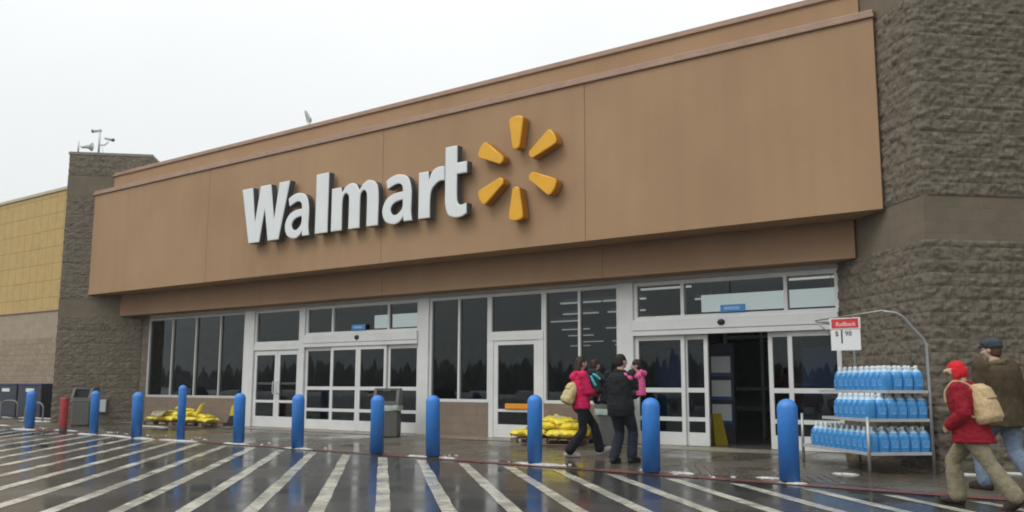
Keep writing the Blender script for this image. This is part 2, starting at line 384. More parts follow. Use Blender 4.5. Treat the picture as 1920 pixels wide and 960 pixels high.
# slush left at the bollards and along the kerb: nobody could count the crumbs
bm = bmesh.new()
def slush(x, y, rx, ry, h=.02, n=18, ang=0):
    z = gz(x, y) + .004; c = bm.verts.new((x, y, z + h)); ring = []; mid = []
    for k in range(n):
        a = 2 * math.pi * k / n; rr = 1 + .45 * noise.noise(Vector((x * 3 + math.cos(a) * 1.5, y * 3 + math.sin(a) * 1.5, 0))) + random.uniform(-.1, .1)
        dx, dy = rx * rr * math.cos(a), ry * rr * math.sin(a)
        dx, dy = dx * math.cos(ang) - dy * math.sin(ang), dx * math.sin(ang) + dy * math.cos(ang)
        ring.append(bm.verts.new((x + dx, y + dy, z - .008))); mid.append(bm.verts.new((x + dx * .7, y + dy * .7, z + h * random.uniform(.5, 1))))
    for k in range(n):
        k2 = (k + 1) % n
        bm.faces.new((ring[k], ring[k2], mid[k2], mid[k])); bm.faces.new((mid[k], mid[k2], c))
for (x, y, rx, ry) in ((-27.31, 13.0, .75, .16), (-23.4, 12.75, .45, .12), (-20.93, 12.62, .85, .09), (-19.2, 12.62, .75, .09), (-16.97, 12.6, .5, .1), (-14.84, 12.5, .45, .13),
                       (-11.5, 12.47, .3, .03), (-10.9, 12.5, .25, .03), (-8.85, 12.48, .48, .14), (-6.3, 12.5, .18, .05), (-4.95, 12.55, .3, .05), (-4.55, 12.2, .22, .09),
                       (-4.3, 13.55, .2, .05), (-2.75, 14.35, .35, .05), (-2.35, 14.8, .3, .06), (-33.2, 16.2, 1.5, .12), (-31.2, 15.2, 1.0, .35), (-30.6, 15.0, .5, .2), (-36.5, 16.0, 2, .1), (-29.9, 13.4, .9, .12),
                       (-25.2, 13.1, .7, .05), (-22.2, 12.75, .8, .06), (-24.6, 15.3, .8, .05)):
    slush(x, y, rx, ry)
for i in range(60):
    b = random.choice((-27.3, -23.3, -20.9, -19.1, -17, -14.8, -11.15, -8.95, -6.6, -4.6)); x = b + random.gauss(0, .45); y = kerb_y(x) + random.uniform(.12, .6)
    slush(x, y, random.uniform(.015, .05), random.uniform(.01, .03), .012, 7)
o = struct('snow', bm, M['snow'], 'stuff', True)

# ------------------------------------------------------------------ the store building
store = thing('store_building', 'big-box store with tan fascia, dark stone towers and white framed glass entrances', 'building')
YS = 16.72; Z0 = .12
def part(name, bm, mats, parent=store, smooth=False): return obj(name, bm, mats, parent, smooth)
# fascia with its coping, control joints as thin reveals
bm = bmesh.new()
js = [-28.93, -22.6, -15.6, -9.83, -4.08]; J = .006
for a, b in zip(js, js[1:]):
    box(bm, a + (J if a > -28 else 0), b - (J if b < -5 else 0), 15.46, 16.25, 4.165, 7.44)
for j in js[1:-1]: box(bm, j - J, j + J, 15.475, 16.25, 4.165, 7.44)
fas = part('fascia', bm, M['fascia'])
bm = bmesh.new(); box(bm, -28.96, -4.05, 15.41, 16.25, 7.445, 7.505, bev=.012); box(bm, -28.94, -4.07, 15.44, 16.25, 7.506, 7.59, bev=.012); part('coping', bm, M['cap'], fas)
bm = bmesh.new(); box(bm, -28.6, -4.42, 15.87, 16.27, 7.591, 8.10); up = part('upper_parapet', bm, M['fascia'])
bm = bmesh.new(); box(bm, -28.62, -4.41, 15.82, 16.30, 8.101, 8.16, bev=.012); box(bm, -28.61, -4.42, 15.85, 16.29, 8.161, 8.225, bev=.012); part('coping', bm, M['cap'], up)
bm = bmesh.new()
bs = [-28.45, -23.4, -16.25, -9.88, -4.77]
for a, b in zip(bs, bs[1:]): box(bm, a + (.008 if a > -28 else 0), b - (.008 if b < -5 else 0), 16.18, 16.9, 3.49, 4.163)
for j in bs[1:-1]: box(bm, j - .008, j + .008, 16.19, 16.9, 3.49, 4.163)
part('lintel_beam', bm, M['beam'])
# roof and body behind the facade
bm = bmesh.new(); box(bm, -28.0, 14, 16.91, 46, 7.3, 7.38); part('roof', bm, M['roof'])
bm = bmesh.new(); box(bm, -28.2, -5.0, 16.91, 17.2, 3.8, 7.29); box(bm, -5.2, 14, 16.75, 17.2, 0, 8.3); part('front_wall', bm, M['smooth_block'])

# towers: diamond plan, split-face block with real relief
def tower(PA, la, lb, zt, bands, step, rel=1.0):
    """PA = outer corner. Face A runs to (+x,+y), face B runs to (-x,+y). bands: smooth ranges of z"""
    s = math.sqrt(.5); A = Vector((s, s, 0)); B = Vector((-s, s, 0)); C0 = Vector((PA[0], PA[1], 0))
    rough = bmesh.new(); uvl = rough.loops.layers.uv.new('UVMap')
    def wall_range(z0, z1, relief, mi):
        nu = int((la + lb) / step); nz = max(1, int((z1 - z0) / step)) if relief else 1
        if not relief: us = [-lb, 0, la]
        else: us = [-lb + (la + lb) * i / nu for i in range(nu + 1)]
        zs = [z0 + (z1 - z0) * i / nz for i in range(nz + 1)]
        grid = []
        for u in us:
            col = []
            for z in zs:
                if abs(u) < .07 and relief:                        # softened arris
                    t = (u + .07) / .14; nrm = (Vector((-s, -s, 0)).lerp(Vector((s, -s, 0)), t)).normalized()
                    p = C0 + (A * u if u > 0 else B * -u) + nrm * -.012
                elif u >= 0: p = C0 + A * u; nrm = Vector((s, -s, 0))
                else: p = C0 + B * -u; nrm = Vector((-s, -s, 0))
                if relief:
                    row = math.floor(z / .2); uu = u + (row % 2) * .2; bk = math.floor(uu / .4)
                    fu = abs((uu / .4 - bk) - .5) * 2; fz = abs((z / .2 - row) - .5) * 2
                    edge = min(1, (1 - fu) * 5) * min(1, (1 - fz) * 3)
                    h = .014 + .034 * noise.noise(Vector((u * 5.5, z * 9, row * 3.1))) + .034 * noise.noise(Vector((u * 15, z * 21, row * 1.7))) + .012 * noise.noise(Vector((bk * 3.7, row * 5.1, 2)))
                    if z < z0 + 1e-4 or z > z1 - 1e-4: h = 0; edge = 0
                    p = p + nrm * (.01 + h * edge * rel)
                col.append(rough.verts.new((p.x, p.y, z)))
            grid.append(col)
        for i in range(len(us) - 1):
            for k in range(nz):
                f = rough.faces.new((grid[i][k], grid[i + 1][k], grid[i + 1][k + 1], grid[i][k + 1])); f.material_index = mi; f.smooth = relief and step < .04
                for lp, (a, b) in zip(f.loops, ((i, k), (i + 1, k), (i + 1, k + 1), (i, k + 1))): lp[uvl].uv = (us[a], zs[b])
    z = 0.0
    for b0, b1 in bands:
        wall_range(z, b0, True, 0); wall_range(b0, b1, False, 1); z = b1
    if z < zt: wall_range(z, zt, True, 0)
    # hidden rear faces and a core so nothing shows through
    P1 = C0 + A * la; P2 = P1 + B * lb; P3 = C0 + B * lb
    for a, b in ((P1, P2), (P2, P3)):
        f = rough.faces.new([rough.verts.new((q.x, q.y, zz)) for q, zz in ((a, 0), (b, 0), (b, zt), (a, zt))])
        for lp, uvv in zip(f.loops, ((0, 0), (3, 0), (3, zt), (0, zt))): lp[uvl].uv = uvv
    o = part('masonry_tower', rough, [M['rough_block'], M['smooth_block']])
    cb = bmesh.new()
    e = .03
    Q = [C0 - (A + B) * e, P1 + (A - B) * e, P2 + (A + B) * e, P3 + (B - A) * e]
    lo = [cb.verts.new((q.x, q.y, zt + .002)) for q in Q]; hi = [cb.verts.new((q.x, q.y, zt + .11)) for q in Q]
    fs = [cb.faces.new(lo[::-1]), cb.faces.new(hi)] + [cb.faces.new((lo[i], lo[(i + 1) % 4], hi[(i + 1) % 4], hi[i])) for i in range(4)]
    bmesh.ops.bevel(cb, geom=cb.edges[:], offset=.02, segments=2, affect='EDGES')
    part('coping', cb, M['towercap'], o)
    return o
tower((-29.55, 14.84), 2.62, 2.6, 8.80, ((3.46, 4.03), (7.42, 8.13)), .045, .55)
tower((-3.31, 14.80), 4.6, 2.72, 8.80, ((3.50, 4.19), (7.42, 8.13)), .027)
# short returns between towers and shopfront
bm = bmesh.new(); uvl = bm.loops.layers.uv.new('UVMap')
def uvbox(bm, uvl, x0, x1, y0, y1, z0, z1, mi=0):
    n0 = len(bm.faces); box(bm, x0, x1, y0, y1, z0, z1, mi); bm.faces.ensure_lookup_table()
    for f in bm.faces[n0:]:
        for lp in f.loops:
            c = lp.vert.co; lp[uvl].uv = (c.x if abs(f.normal.y) > .5 or abs(f.normal.x) < .5 else c.y, c.z)
    return
bm.normal_update()
uvbox(bm, uvl, -28.6, -27.29, 16.70, 17.2, .0, 3.489)
part('return_wall', bm, M['rough_block'])
bm = bmesh.new(); uvl = bm.loops.layers.uv.new('UVMap'); uvbox(bm, uvl, -5.24, -4.3, 16.72, 17.2, 0, 3.489)
part('return_wall', bm, M['rough_block'])
for a, b in ((-27.285, -22.3), (-15.12, -13.27), (-11.73, -9.80)):
    bm = bmesh.new(); uvl = bm.loops.layers.uv.new('UVMap'); uvbox(bm, uvl, a, b, 16.70, 16.95, .0, .895); part('sill_wall', bm, M['sill_block'])

# side wall with yellow panels beyond the left tower
bm = bmesh.new(); uvl = bm.loops.layers.uv.new('UVMap')
uvbox(bm, uvl, -75, -28.0, 17.0, 17.6, 4.04, 8.55, 0); uvbox(bm, uvl, -75, -28.0, 17.03, 17.6, 3.0, 4.036, 1); uvbox(bm, uvl, -75, -28, 17.02, 17.6, 0, 2.996, 2)
sw = part('side_wall', bm, [M['yellow_eifs'], M['tan_block'], M['tan_rough']])
bm = bmesh.new(); box(bm, -75, -28.0, 16.95, 17.65, 8.552, 8.68, bev=.015); part('coping', bm, M['grey_box'] if False else noisy('pale_coping', (.50, .45, .30), .5, .06, 2), sw)
bm = bmesh.new(); box(bm, -75, -28.0, 16.985, 17.0, 4.01, 4.05); part('ledge', bm, M['cap'], sw)

# ---- shopfront: frames with real depth, glass set back in them
def front(name, xs, zcols, mat=None, y0=16.70, y1=16.82, glass='glass', gup=None, zt=3.36):
    """xs: [(centre, width)] verticals; zcols: per column list of (z0, z1) solid rails, from the bottom up; panes fill the rest"""
    bm = bmesh.new(); zb = min(z[0] for c in zcols for z in c)
    for x, w in xs: box(bm, x - w / 2, x + w / 2, y0, y1, zb, zt, bev=.006)
    panes = []
    for i, rails in enumerate(zcols):
        a = xs[i][0] + xs[i][1] / 2; b = xs[i + 1][0] - xs[i + 1][1] / 2
        for z0, z1 in rails: box(bm, a - .001, b + .001, y0 + .004, y1 - .004, z0, z1)
        for (l0, l1), (u0, u1) in zip(rails, rails[1:]):
            if u0 - l1 > .03: panes.append((a, b, l1, u0))
    o = part(name, bm, mat or M['frame'])
    for a, b, c, d in panes:
        pb = bmesh.new()
        t = random.uniform(-.0015, .0015); t2 = random.uniform(-.0015, .0015)     # no two panes hang perfectly true
        vs = [pb.verts.new(p) for p in ((a - .004, YS + .035 + t, c - .004), (b + .004, YS + .035 - t, c - .004), (b + .004, YS + .035 - t + t2, d + .004), (a - .004, YS + .035 + t + t2, d + .004))]
        pb.faces.new(vs)
        up_ = (gup if gup and c > 2.4 else glass)
        part('pane', pb, M[up_], o)
    return o
HT = (3.32, 3.40)
front('window', [(-27.25, .08), (-25.97, .06), (-24.73, .06), (-23.5, .06), (-22.335, .07)], [[(.90, .97), HT]] * 4, M['frame_grey'], zt=3.40)
front('window', [(-15.085, .07), (-14.19, .06), (-13.3, .06)], [[(.90, .97), HT]] * 2, zt=3.40)
front('window', [(-11.70, .06), (-10.80, .06), (-9.835, .07)], [[(.90, .97), HT]] * 2, zt=3.40, gup=None)
# transoms
front('transom_window', [(-21.815, .07), (-19.92, .06)], [[(2.44, 2.50), HT]], glass='glass_up', zt=3.40)
front('transom_window', [(-19.62, .08), (-18.60, .07), (-16.53, .07), (-15.50, .08)], [[(2.62, 2.69), HT]] * 3, glass='glass_up', zt=3.40)
front('transom_window', [(-13.235, .07), (-11.765, .06)], [[(2.45, 2.51), HT]], glass='glass', zt=3.40)
front('transom_window', [(-9.41, .08), (-8.35, .07), (-6.23, .07), (-5.285, .07)], [[(2.62, 2.69), HT]] * 3, glass='glass_up', zt=3.40)
# posts
for a, b in ((-22.298, -21.852), (-19.888, -19.662), (-15.458, -15.122), (-9.798, -9.452)):
    bm = bmesh.new(); box(bm, a, b, 16.655, 16.85, Z0, 3.41, bev=.012); part('post', bm, M['frame'])
bm = bmesh.new(); box(bm, -27.29, -5.24, 16.69, 16.85, 3.412, 3.488); part('head_trim', bm, M['frame_grey'])
# sliding entrances
def slider(x0, xa, xb, xc, x1, openp):
    head = bmesh.new(); box(head, x0, x1, 16.60, 16.84, 2.40, 2.618, bev=.01); box(head, x0, x1, 16.62, 16.84, 2.30, 2.398)
    hd = part('door_header', head, M['frame'])
    sb = bmesh.new(); mid = (xa + xc) / 2 if not openp else (xa + xc) / 2
    for k in range(2): pass
    lathe(sb, [(0, .05), (.05, .045), (.075, .02), (.08, 0), (0, 0)], 20)
    so = part('sensor', sb, M['black_rub'], hd, True); so.rotation_euler = (R(90), 0, 0); so.location = (mid, 16.60, 2.51); so.scale = (1, .75, 1)
    def leaf(name, a, b, y0):
        st = .085
        bm = bmesh.new()
        for x in (a, b - st): box(bm, x, x + st, y0, y0 + .05, Z0 + .01, 2.295, bev=.005)
        A, B = a + st - .001, b - st + .001
        for z0, z1 in ((Z0 + .01, .385), (.60, .68), (1.16, 1.25), (2.20, 2.295)): box(bm, A, B, y0 + .003, y0 + .047, z0, z1)
        o = part(name, bm, M['frame'])
        for z0, z1 in ((.385, .60), (.68, 1.16), (1.25, 2.20)):
            pb = bmesh.new(); t = random.uniform(-.002, .002)
            pb.faces.new([pb.verts.new(p) for p in ((A - .01, y0 + .025 + t, z0 - .01), (B + .01, y0 + .025 - t, z0 - .01), (B + .01, y0 + .025 - t, z1 + .01), (A - .01, y0 + .025 + t, z1 + .01))])
            part('pane', pb, M['glass'], o)
        return o
    leaf('side_panel', x0, xa, 16.72)
    if openp:
        leaf('sliding_door', xa - .05, xb, 16.775); leaf('sliding_door', xc, xc + .46, 16.775)
    else:
        leaf('sliding_door', xa, xb, 16.66); leaf('sliding_door', xb + .006, xc, 16.66)
    leaf('side_panel', xc if not openp else xc + .4, x1, 16.72)
slider(-19.65, -18.575, -17.555, -16.535, -15.462, False)
slider(-9.448, -8.33, -7.86, -6.63, -5.25, True)
# hinged doors
def hinged(a, b, y0, zt, rails, st=.11):
    bm = bmesh.new()
    for x in (a, b - st): box(bm, x, x + st, y0, y0 + .05, Z0 + .01, zt, bev=.005)
    A, B = a + st - .001, b - st + .001
    for z0, z1 in rails: box(bm, A, B, y0 + .003, y0 + .047, z0, z1)
    o = part('hinged_door', bm, M['frame'])
    for (l0, l1), (u0, u1) in zip(rails, rails[1:]):
        pb = bmesh.new()
        pb.faces.new([pb.verts.new(p) for p in ((A - .01, y0 + .025, l1 - .01), (B + .01, y0 + .025, l1 - .01), (B + .01, y0 + .025, u0 + .01), (A - .01, y0 + .025, u0 + .01))])
        part('pane', pb, M['glass_up'] if st < .12 else M['glass'], o)
    return o
for a, b, hx in ((-21.84, -20.83, -20.90), (-20.822, -19.895, -20.74)):
    d = hinged(a, b, 16.71, 2.25, [(Z0 + .01, .42), (.80, .87), (2.12, 2.25)])
    hb = bmesh.new(); tube(hb, smoothstep_path([(hx, 16.71, 1.05), (hx, 16.64, 1.07), (hx, 16.64, 1.36), (hx, 16.71, 1.38)], 5), .014, 8); part('handle', hb, M['pale_metal'], d)
    pbm = bmesh.new(); box(pbm, a + .12, b - .12, 16.765, 16.80, 1.30, 1.36); part('push_bar', pbm, M['frame'], d)
bm = bmesh.new(); box(bm, -21.85, -19.89, 16.67, 16.83, 2.255, 2.438, bev=.008); part('door_header', bm, M['frame'])
bm = bmesh.new(); box(bm, -13.27, -11.735, 16.68, 16.83, 2.30, 2.448, bev=.008); box(bm, -13.27, -13.14, 16.69, 16.82, Z0, 2.299); box(bm, -11.87, -11.735, 16.69, 16.82, Z0, 2.299); part('door_frame', bm, M['frame'])
d = hinged(-13.135, -11.875, 16.70, 2.295, [(Z0 + .01, .42), (.70, .76), (2.20, 2.295)], .125)
bm = bmesh.new(); box(bm, -12.77, -12.02, 16.655, 16.70, .77, .885, bev=.01); part('push_bar', bm, M['orange'], d)
# small blue door plates inside the transoms
for x, z in ((-17.58, 2.705), (-7.27, 2.705)):
    bm = bmesh.new(); box(bm, x - .25, x + .25, 16.665, 16.70, z, z + .14, bev=.006); o = part('door_plate', bm, M['blue_sign'])
    bm = bmesh.new(); box(bm, x - .17, x + .15, 16.660, 16.664, z + .04, z + .10); part('plate_lettering', bm, M['pale_blue'], o)
# interior shell
bm = bmesh.new()
box(bm, -31, -5.2, 44, 44.2, 0, 3.6); box(bm, -31.2, -31, 17.7, 44, 0, 3.6); box(bm, -5.2, -5.05, 17.21, 44, 0, 3.6)
box(bm, -31, -27.3, 17.66, 17.7, 0, 3.6)
part('interior_wall', bm, M['dark_in'])
bm = bmesh.new(); box(bm, -31, -5.2, 16.96, 44, 3.55, 3.62); part('interior_ceiling', bm, M['ceil_in'])
bm = bmesh.new(); box(bm, -31, -5.2, 16.71, 44, .0, .121); part('interior_floor', bm, noisy('shop_floor', (.11, .105, .095), .25, .2, 2))
k = 0
for y in (18.6, 21.4):
    for x in (-9.7, -6.3):
        if x < -12 and y < 19: continue
        bm = bmesh.new(); box(bm, x - .62, x + .62, y - .045, y + .045, 3.46, 3.50); o = part('tube_light', bm, M['tube_on'])
for y in (20.5, 23.6, 26.1, 30, 33.7, 38.5, 42):
    for x in (-.60 * y - 1.4 + random.uniform(-.5, .5), -.60 * y + .7 + random.uniform(-.4, .4)):
        bm = bmesh.new(); box(bm, x - .62, x + .62, y - .045, y + .045, 3.46, 3.50); part('tube_light', bm, M['tube_on'])
# inner lobby doors seen through the open entrance
bm = bmesh.new()
for x in (-10.2, -9.2, -8.3, -7.35, -6.4, -5.4): box(bm, x - .04, x + .04, 20.6, 20.68, .121, 2.6)
for z in (.75, 1.2, 2.4):
    for a, b in ((-9.16, -8.34), (-8.26, -7.39), (-7.31, -6.44), (-6.36, -5.44)): box(bm, a, b, 20.61, 20.67, z, z + .07)
part('lobby_partition', bm, noisy('lobby_frame', (.14, .15, .15), .5))

# ---- wall sign: seven letters and six rays, each standing off the fascia
def smooth_outline(pts):
    """pts: (x, y, 'c' corner | 's' smooth) -> dense polygon"""
    n = len(pts); out = []
    for i in range(n):
        p0, p1, p2, p3 = (pts[(i + k) % n] for k in (-1, 0, 1, 2))
        a, b = Vector(p1[:2]), Vector(p2[:2])
        if p1[2] == 'c' and p2[2] == 'c': out.append((a.x, a.y)); continue
        ta = (b - Vector(p0[:2])) * .5 if p1[2] == 's' else (b - a)
        tb = (Vector(p3[:2]) - a) * .5 if p2[2] == 's' else (b - a)
        for k in range(8):
            t = k / 8; h = (2 * t ** 3 - 3 * t ** 2 + 1, t ** 3 - 2 * t ** 2 + t, -2 * t ** 3 + 3 * t ** 2, t ** 3 - t ** 2)
            q = a * h[0] + ta * h[1] + b * h[2] + tb * h[3]; out.append((q.x, q.y))
    return out
def solid_sign(name, outlines, w, h, x, z, mats, depth=.11, y=15.30):
    cu = bpy.data.curves.new(name, 'CURVE'); cu.dimensions = '2D'; cu.fill_mode = 'BOTH'; cu.extrude = depth - .022; cu.bevel_depth = .022; cu.bevel_resolution = 1; cu.offset = -.022
    for ol in outlines:
        P = smooth_outline(ol); s = cu.splines.new('POLY'); s.points.add(len(P) - 1); s.use_cyclic_u = True
        for q, (a, b) in zip(s.points, P): q.co = (a * w, b * h, 0, 1)
    tmp = bpy.data.objects.new('tmp', cu); COL.objects.link(tmp)
    me = bpy.data.meshes.new_from_object(tmp.evaluated_get(bpy.context.evaluated_depsgraph_get())); bpy.data.objects.remove(tmp)
    me.materials.clear()
    for m in mats: me.materials.append(m)
    for p in me.polygons: p.material_index = 1 if abs(p.normal.z) < .25 else 0; p.use_smooth = False
    o = bpy.data.objects.new(name, me); COL.objects.link(o); o.parent = store; o.location = (x, y, z); o.rotation_euler = (R(90), 0, 0)
    return o
Cc = lambda *a: [(x, y, 'c') for x, y in a]
def mk(s):
    out = []
    for tkn in s.split():
        k = tkn[-1]; x, y = tkn[:-1].split(','); out.append((float(x), float(y), k))
    return out
LET = dict(
    W=[Cc((0, 1), (.225, 1), (.30, .36), (.395, 1), (.61, 1), (.70, .36), (.785, 1), (1, 1), (.805, 0), (.585, 0), (.50, .58), (.405, 0), (.18, 0))],
    l=[Cc((0, 0), (0, 1), (1, 1), (1, 0))],
    m=[mk('0,0c 0,.97c .205,.97c .225,.84c .30,.96s .42,1.02s .53,.97s .60,.83c .69,.97s .80,1.02s .95,.92s 1,.66s 1,0c .765,0c .765,.62s .74,.77s .69,.81s .64,.76s .617,.62s .617,0c .382,0c .382,.62s .36,.77s .31,.81s .26,.76s .235,.6s .235,0c')],
    a=[mk('.11,.93c .28,1.0s .50,1.03s .80,.94s .93,.66s .93,.2s .965,0c .70,0c .685,.10c .55,0s .36,-.03s .10,.06s 0,.28s .10,.50s .33,.62s .66,.65c .64,.76s .56,.815s .42,.82s .16,.74c'), mk('.66,.47c .46,.445s .32,.38s .275,.28s .34,.18s .48,.175s .61,.25s .66,.34s')],
    r=[mk('0,0c 0,.97c .38,.97c .40,.78c .52,.95s .72,1.02s 1,1.02c 1,.72c .78,.715s .52,.58s .45,.36s .45,0c')],
    t=[mk('0,1.0c .55,1.0c .55,.745c 1,.745c 1,.575c .55,.575c .55,.27s .60,.16s .74,.125s 1,.145c 1,-.01c .78,-.045s .50,-.05s .17,.0s .03,.13s 0,.30s')])
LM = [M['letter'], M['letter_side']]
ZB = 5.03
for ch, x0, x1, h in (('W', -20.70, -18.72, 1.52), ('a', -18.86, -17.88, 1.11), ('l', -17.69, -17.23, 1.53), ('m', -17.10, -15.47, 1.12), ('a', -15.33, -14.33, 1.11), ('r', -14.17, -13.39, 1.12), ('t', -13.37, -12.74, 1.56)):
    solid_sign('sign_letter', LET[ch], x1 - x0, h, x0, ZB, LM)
def ray_mesh():
    P = smooth_outline(mk('0,0s .04,-.08s .10,-.10s .60,-.18s .70,-.155s .735,-.05s .735,.05s .70,.155s .60,.18s .10,.10s .04,.08s'))
    bm = bmesh.new(); c = Vector((.4, 0)); rings = []
    for ins, z in ((0, -.11), (0, .085), (.010, .103), (.026, .11)):
        rg = []
        for p in P:
            v = Vector(p) - c; k = 1 - ins / max(.1, v.length); rg.append(bm.verts.new((c.x + v.x * k, c.y + v.y * k, z)))
        rings.append(rg)
    for i, (A, B) in enumerate(zip(rings, rings[1:])):
        for k in range(len(A)):
            f = bm.faces.new((A[k], A[(k + 1) % len(A)], B[(k + 1) % len(A)], B[k])); f.material_index = 1 if i == 0 else 0
    ct = bm.verts.new((c.x, c.y, .11))
    for k in range(len(P)): bm.faces.new((rings[-1][k], rings[-1][(k + 1) % len(P)], ct))
    bmesh.ops.recalc_face_normals(bm, faces=bm.faces)
    return bm
for k in range(6):
    a = R(90 + 60 * k)
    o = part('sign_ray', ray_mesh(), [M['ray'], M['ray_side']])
    o.location = (-11.39 + .40 * math.cos(a), 15.30, 5.84 + .40 * math.sin(a)); o.rotation_euler = (Matrix.Rotation(R(90), 4, 'X') @ Matrix.Rotation(a, 4, 'Z')).to_euler()

# ------------------------------------------------------------------ things on the roof
t = thing('security_camera_mast', 'pale mast with two security cameras on the left tower roof', 'camera mast', (-28.95, 15.5, 8.91))
bm = bmesh.new(); tube(bm, [(0, 0, 0), (0, 0, .72)], .035, 10); part('pole', bm, M['pale_metal'], t)
bm = bmesh.new(); tube(bm, [(0, 0, .28), (.16, .1, .26), (.28, .16, .36)], .025, 8); part('arm', bm, M['pale_metal'], t)
def cam_head(c, d):
    bm = bmesh.new(); d = Vector(d).normalized(); c = Vector(c); a, b = frame_of(d)
    tube(bm, [c - d * .16, c + d * .10], .05, 10); 
    o = part('camera', bm, M['pale_metal'], t)
    bm = bmesh.new(); tube(bm, [c + d * .101, c + d * .16], [.052, .058], 10); part('lens_hood', bm, M['bin'], o)
cam_head((-.10, -.06, .76), (-.8, -.6, -.1)); cam_head((.30, .18, .46), (.8, .5, -.25))
bm = bmesh.new(); tube(bm, [(.0, .0, .70), (-.06, -.04, .76)], .02, 6); tube(bm, [(.1, .1, .0), (.07, .06, .28)], .008, 6); part('bracket', bm, M['pale_metal'], t)
t = thing('horn_speaker', 'pale horn loudspeaker on a short post at the left tower corner', 'loudspeaker', (-29.36, 15.02, 8.91))
bm = bmesh.new(); tube(bm, [(0, 0, 0), (0, 0, .36)], [.028, .022], 8); part('post', bm, M['pale_metal'], t)
bm = bmesh.new(); tube(bm, [(.04, .03, .2), (.1, .07, .16), (.2, .15, .18), (.3, .22, .18), (.36, .27, .17)], [.02, .045, .06, .10, .15], 14); part('horn', bm, M['pale_metal'], t)
t = thing('roof_vent', 'thin grey vent stack with a slanted cowl above the sign', 'vent', (-22.57, 19, 7.381))
bm = bmesh.new(); tube(bm, [(0, 0, 0), (0, 0, 2.36)], .055, 10); part('stack', bm, M['pale_metal'], t)
bm = bmesh.new(); prism(bm, [(-.06, 2.30), (.065, 2.30), (.07, 2.40), (-.19, 2.72), (-.17, 2.62)], -.05, .05); part('cowl', bm, M['grey_box'], t)

# ------------------------------------------------------------------ bollards
BL = [(-27.31, 13.13, 1.08, .134), (-23.26, 12.83, 1.12, .112), (-20.93, 12.63, 1.10, .129), (-19.14, 12.66, 1.27, .093), (-16.97, 12.65, 1.09, .123), (-14.84, 12.49, 1.095, .125), (-12.48, 12.38, 1.095, .126), (-11.15, 12.45, 1.095, .126), (-8.95, 12.48, 1.12, .124), (-6.68, 12.25, 1.10, .132), (-4.61, 12.26, 1.105, .136)]
BT = ['blue bollard farthest left, in front of the navy cabinets', 'blue bollard between the red post and the grey wall box', 'blue bollard at the left end of the left pallet of yellow bags', 'tall slim blue bollard rising above the others before the dark windows', 'blue bollard at the right end of the left pallet of yellow bags', 'blue bollard in front of the closed double doors', 'blue bollard hiding part of the grey bin by the left entrance', 'blue bollard in front of the white post between left entrance and windows', 'blue bollard in front of the single door with the orange bar', 'blue bollard just right of the man carrying a baby', 'blue bollard nearest the camera, beside the rack of blue jugs']
for (x, y, h, r), lb in zip(BL, BT):
    t = thing('bollard', lb, 'bollard', (x, y, gz(x, y)), 0, 'blue bollards along the kerb')
    t.rotation_euler = (R(random.uniform(-.7, .7)), R(random.uniform(-.7, .7)), random.uniform(0, 6))
    bm = bmesh.new(); pr = [(r * 1.0, .03), (r, h - r * .95)] + [(r * math.cos(R(a)), h - r * .95 + r * .95 * math.sin(R(a))) for a in (12, 25, 38, 50, 62, 74, 83)] + [(0, h)]
    lathe(bm, [(r * .97, .03)] + pr, 28); part('sleeve', bm, M['bollard'], t, True)
    bm = bmesh.new(); lathe(bm, [(0, .029), (r * .85, .029), (r * .85, -.01)], 20); part('steel_pipe', bm, M['bollard_foot'], t, True)
t = thing('red_post', 'short red post standing in front of the left grey bin', 'post', (-25.15, 12.99, gz(-25, 12.99)))
bm = bmesh.new(); lathe(bm, [(.102, .09), (.104, .11), (.104, .86), (.098, .885), (.09, .89), (0, .89)], 24); part('pipe', bm, M['red_metal'], t, True)
bm = bmesh.new(); lathe(bm, [(.098, -.01), (.098, .089), (0, .089)], 24); part('base', bm, M['bollard_foot'], t, True)

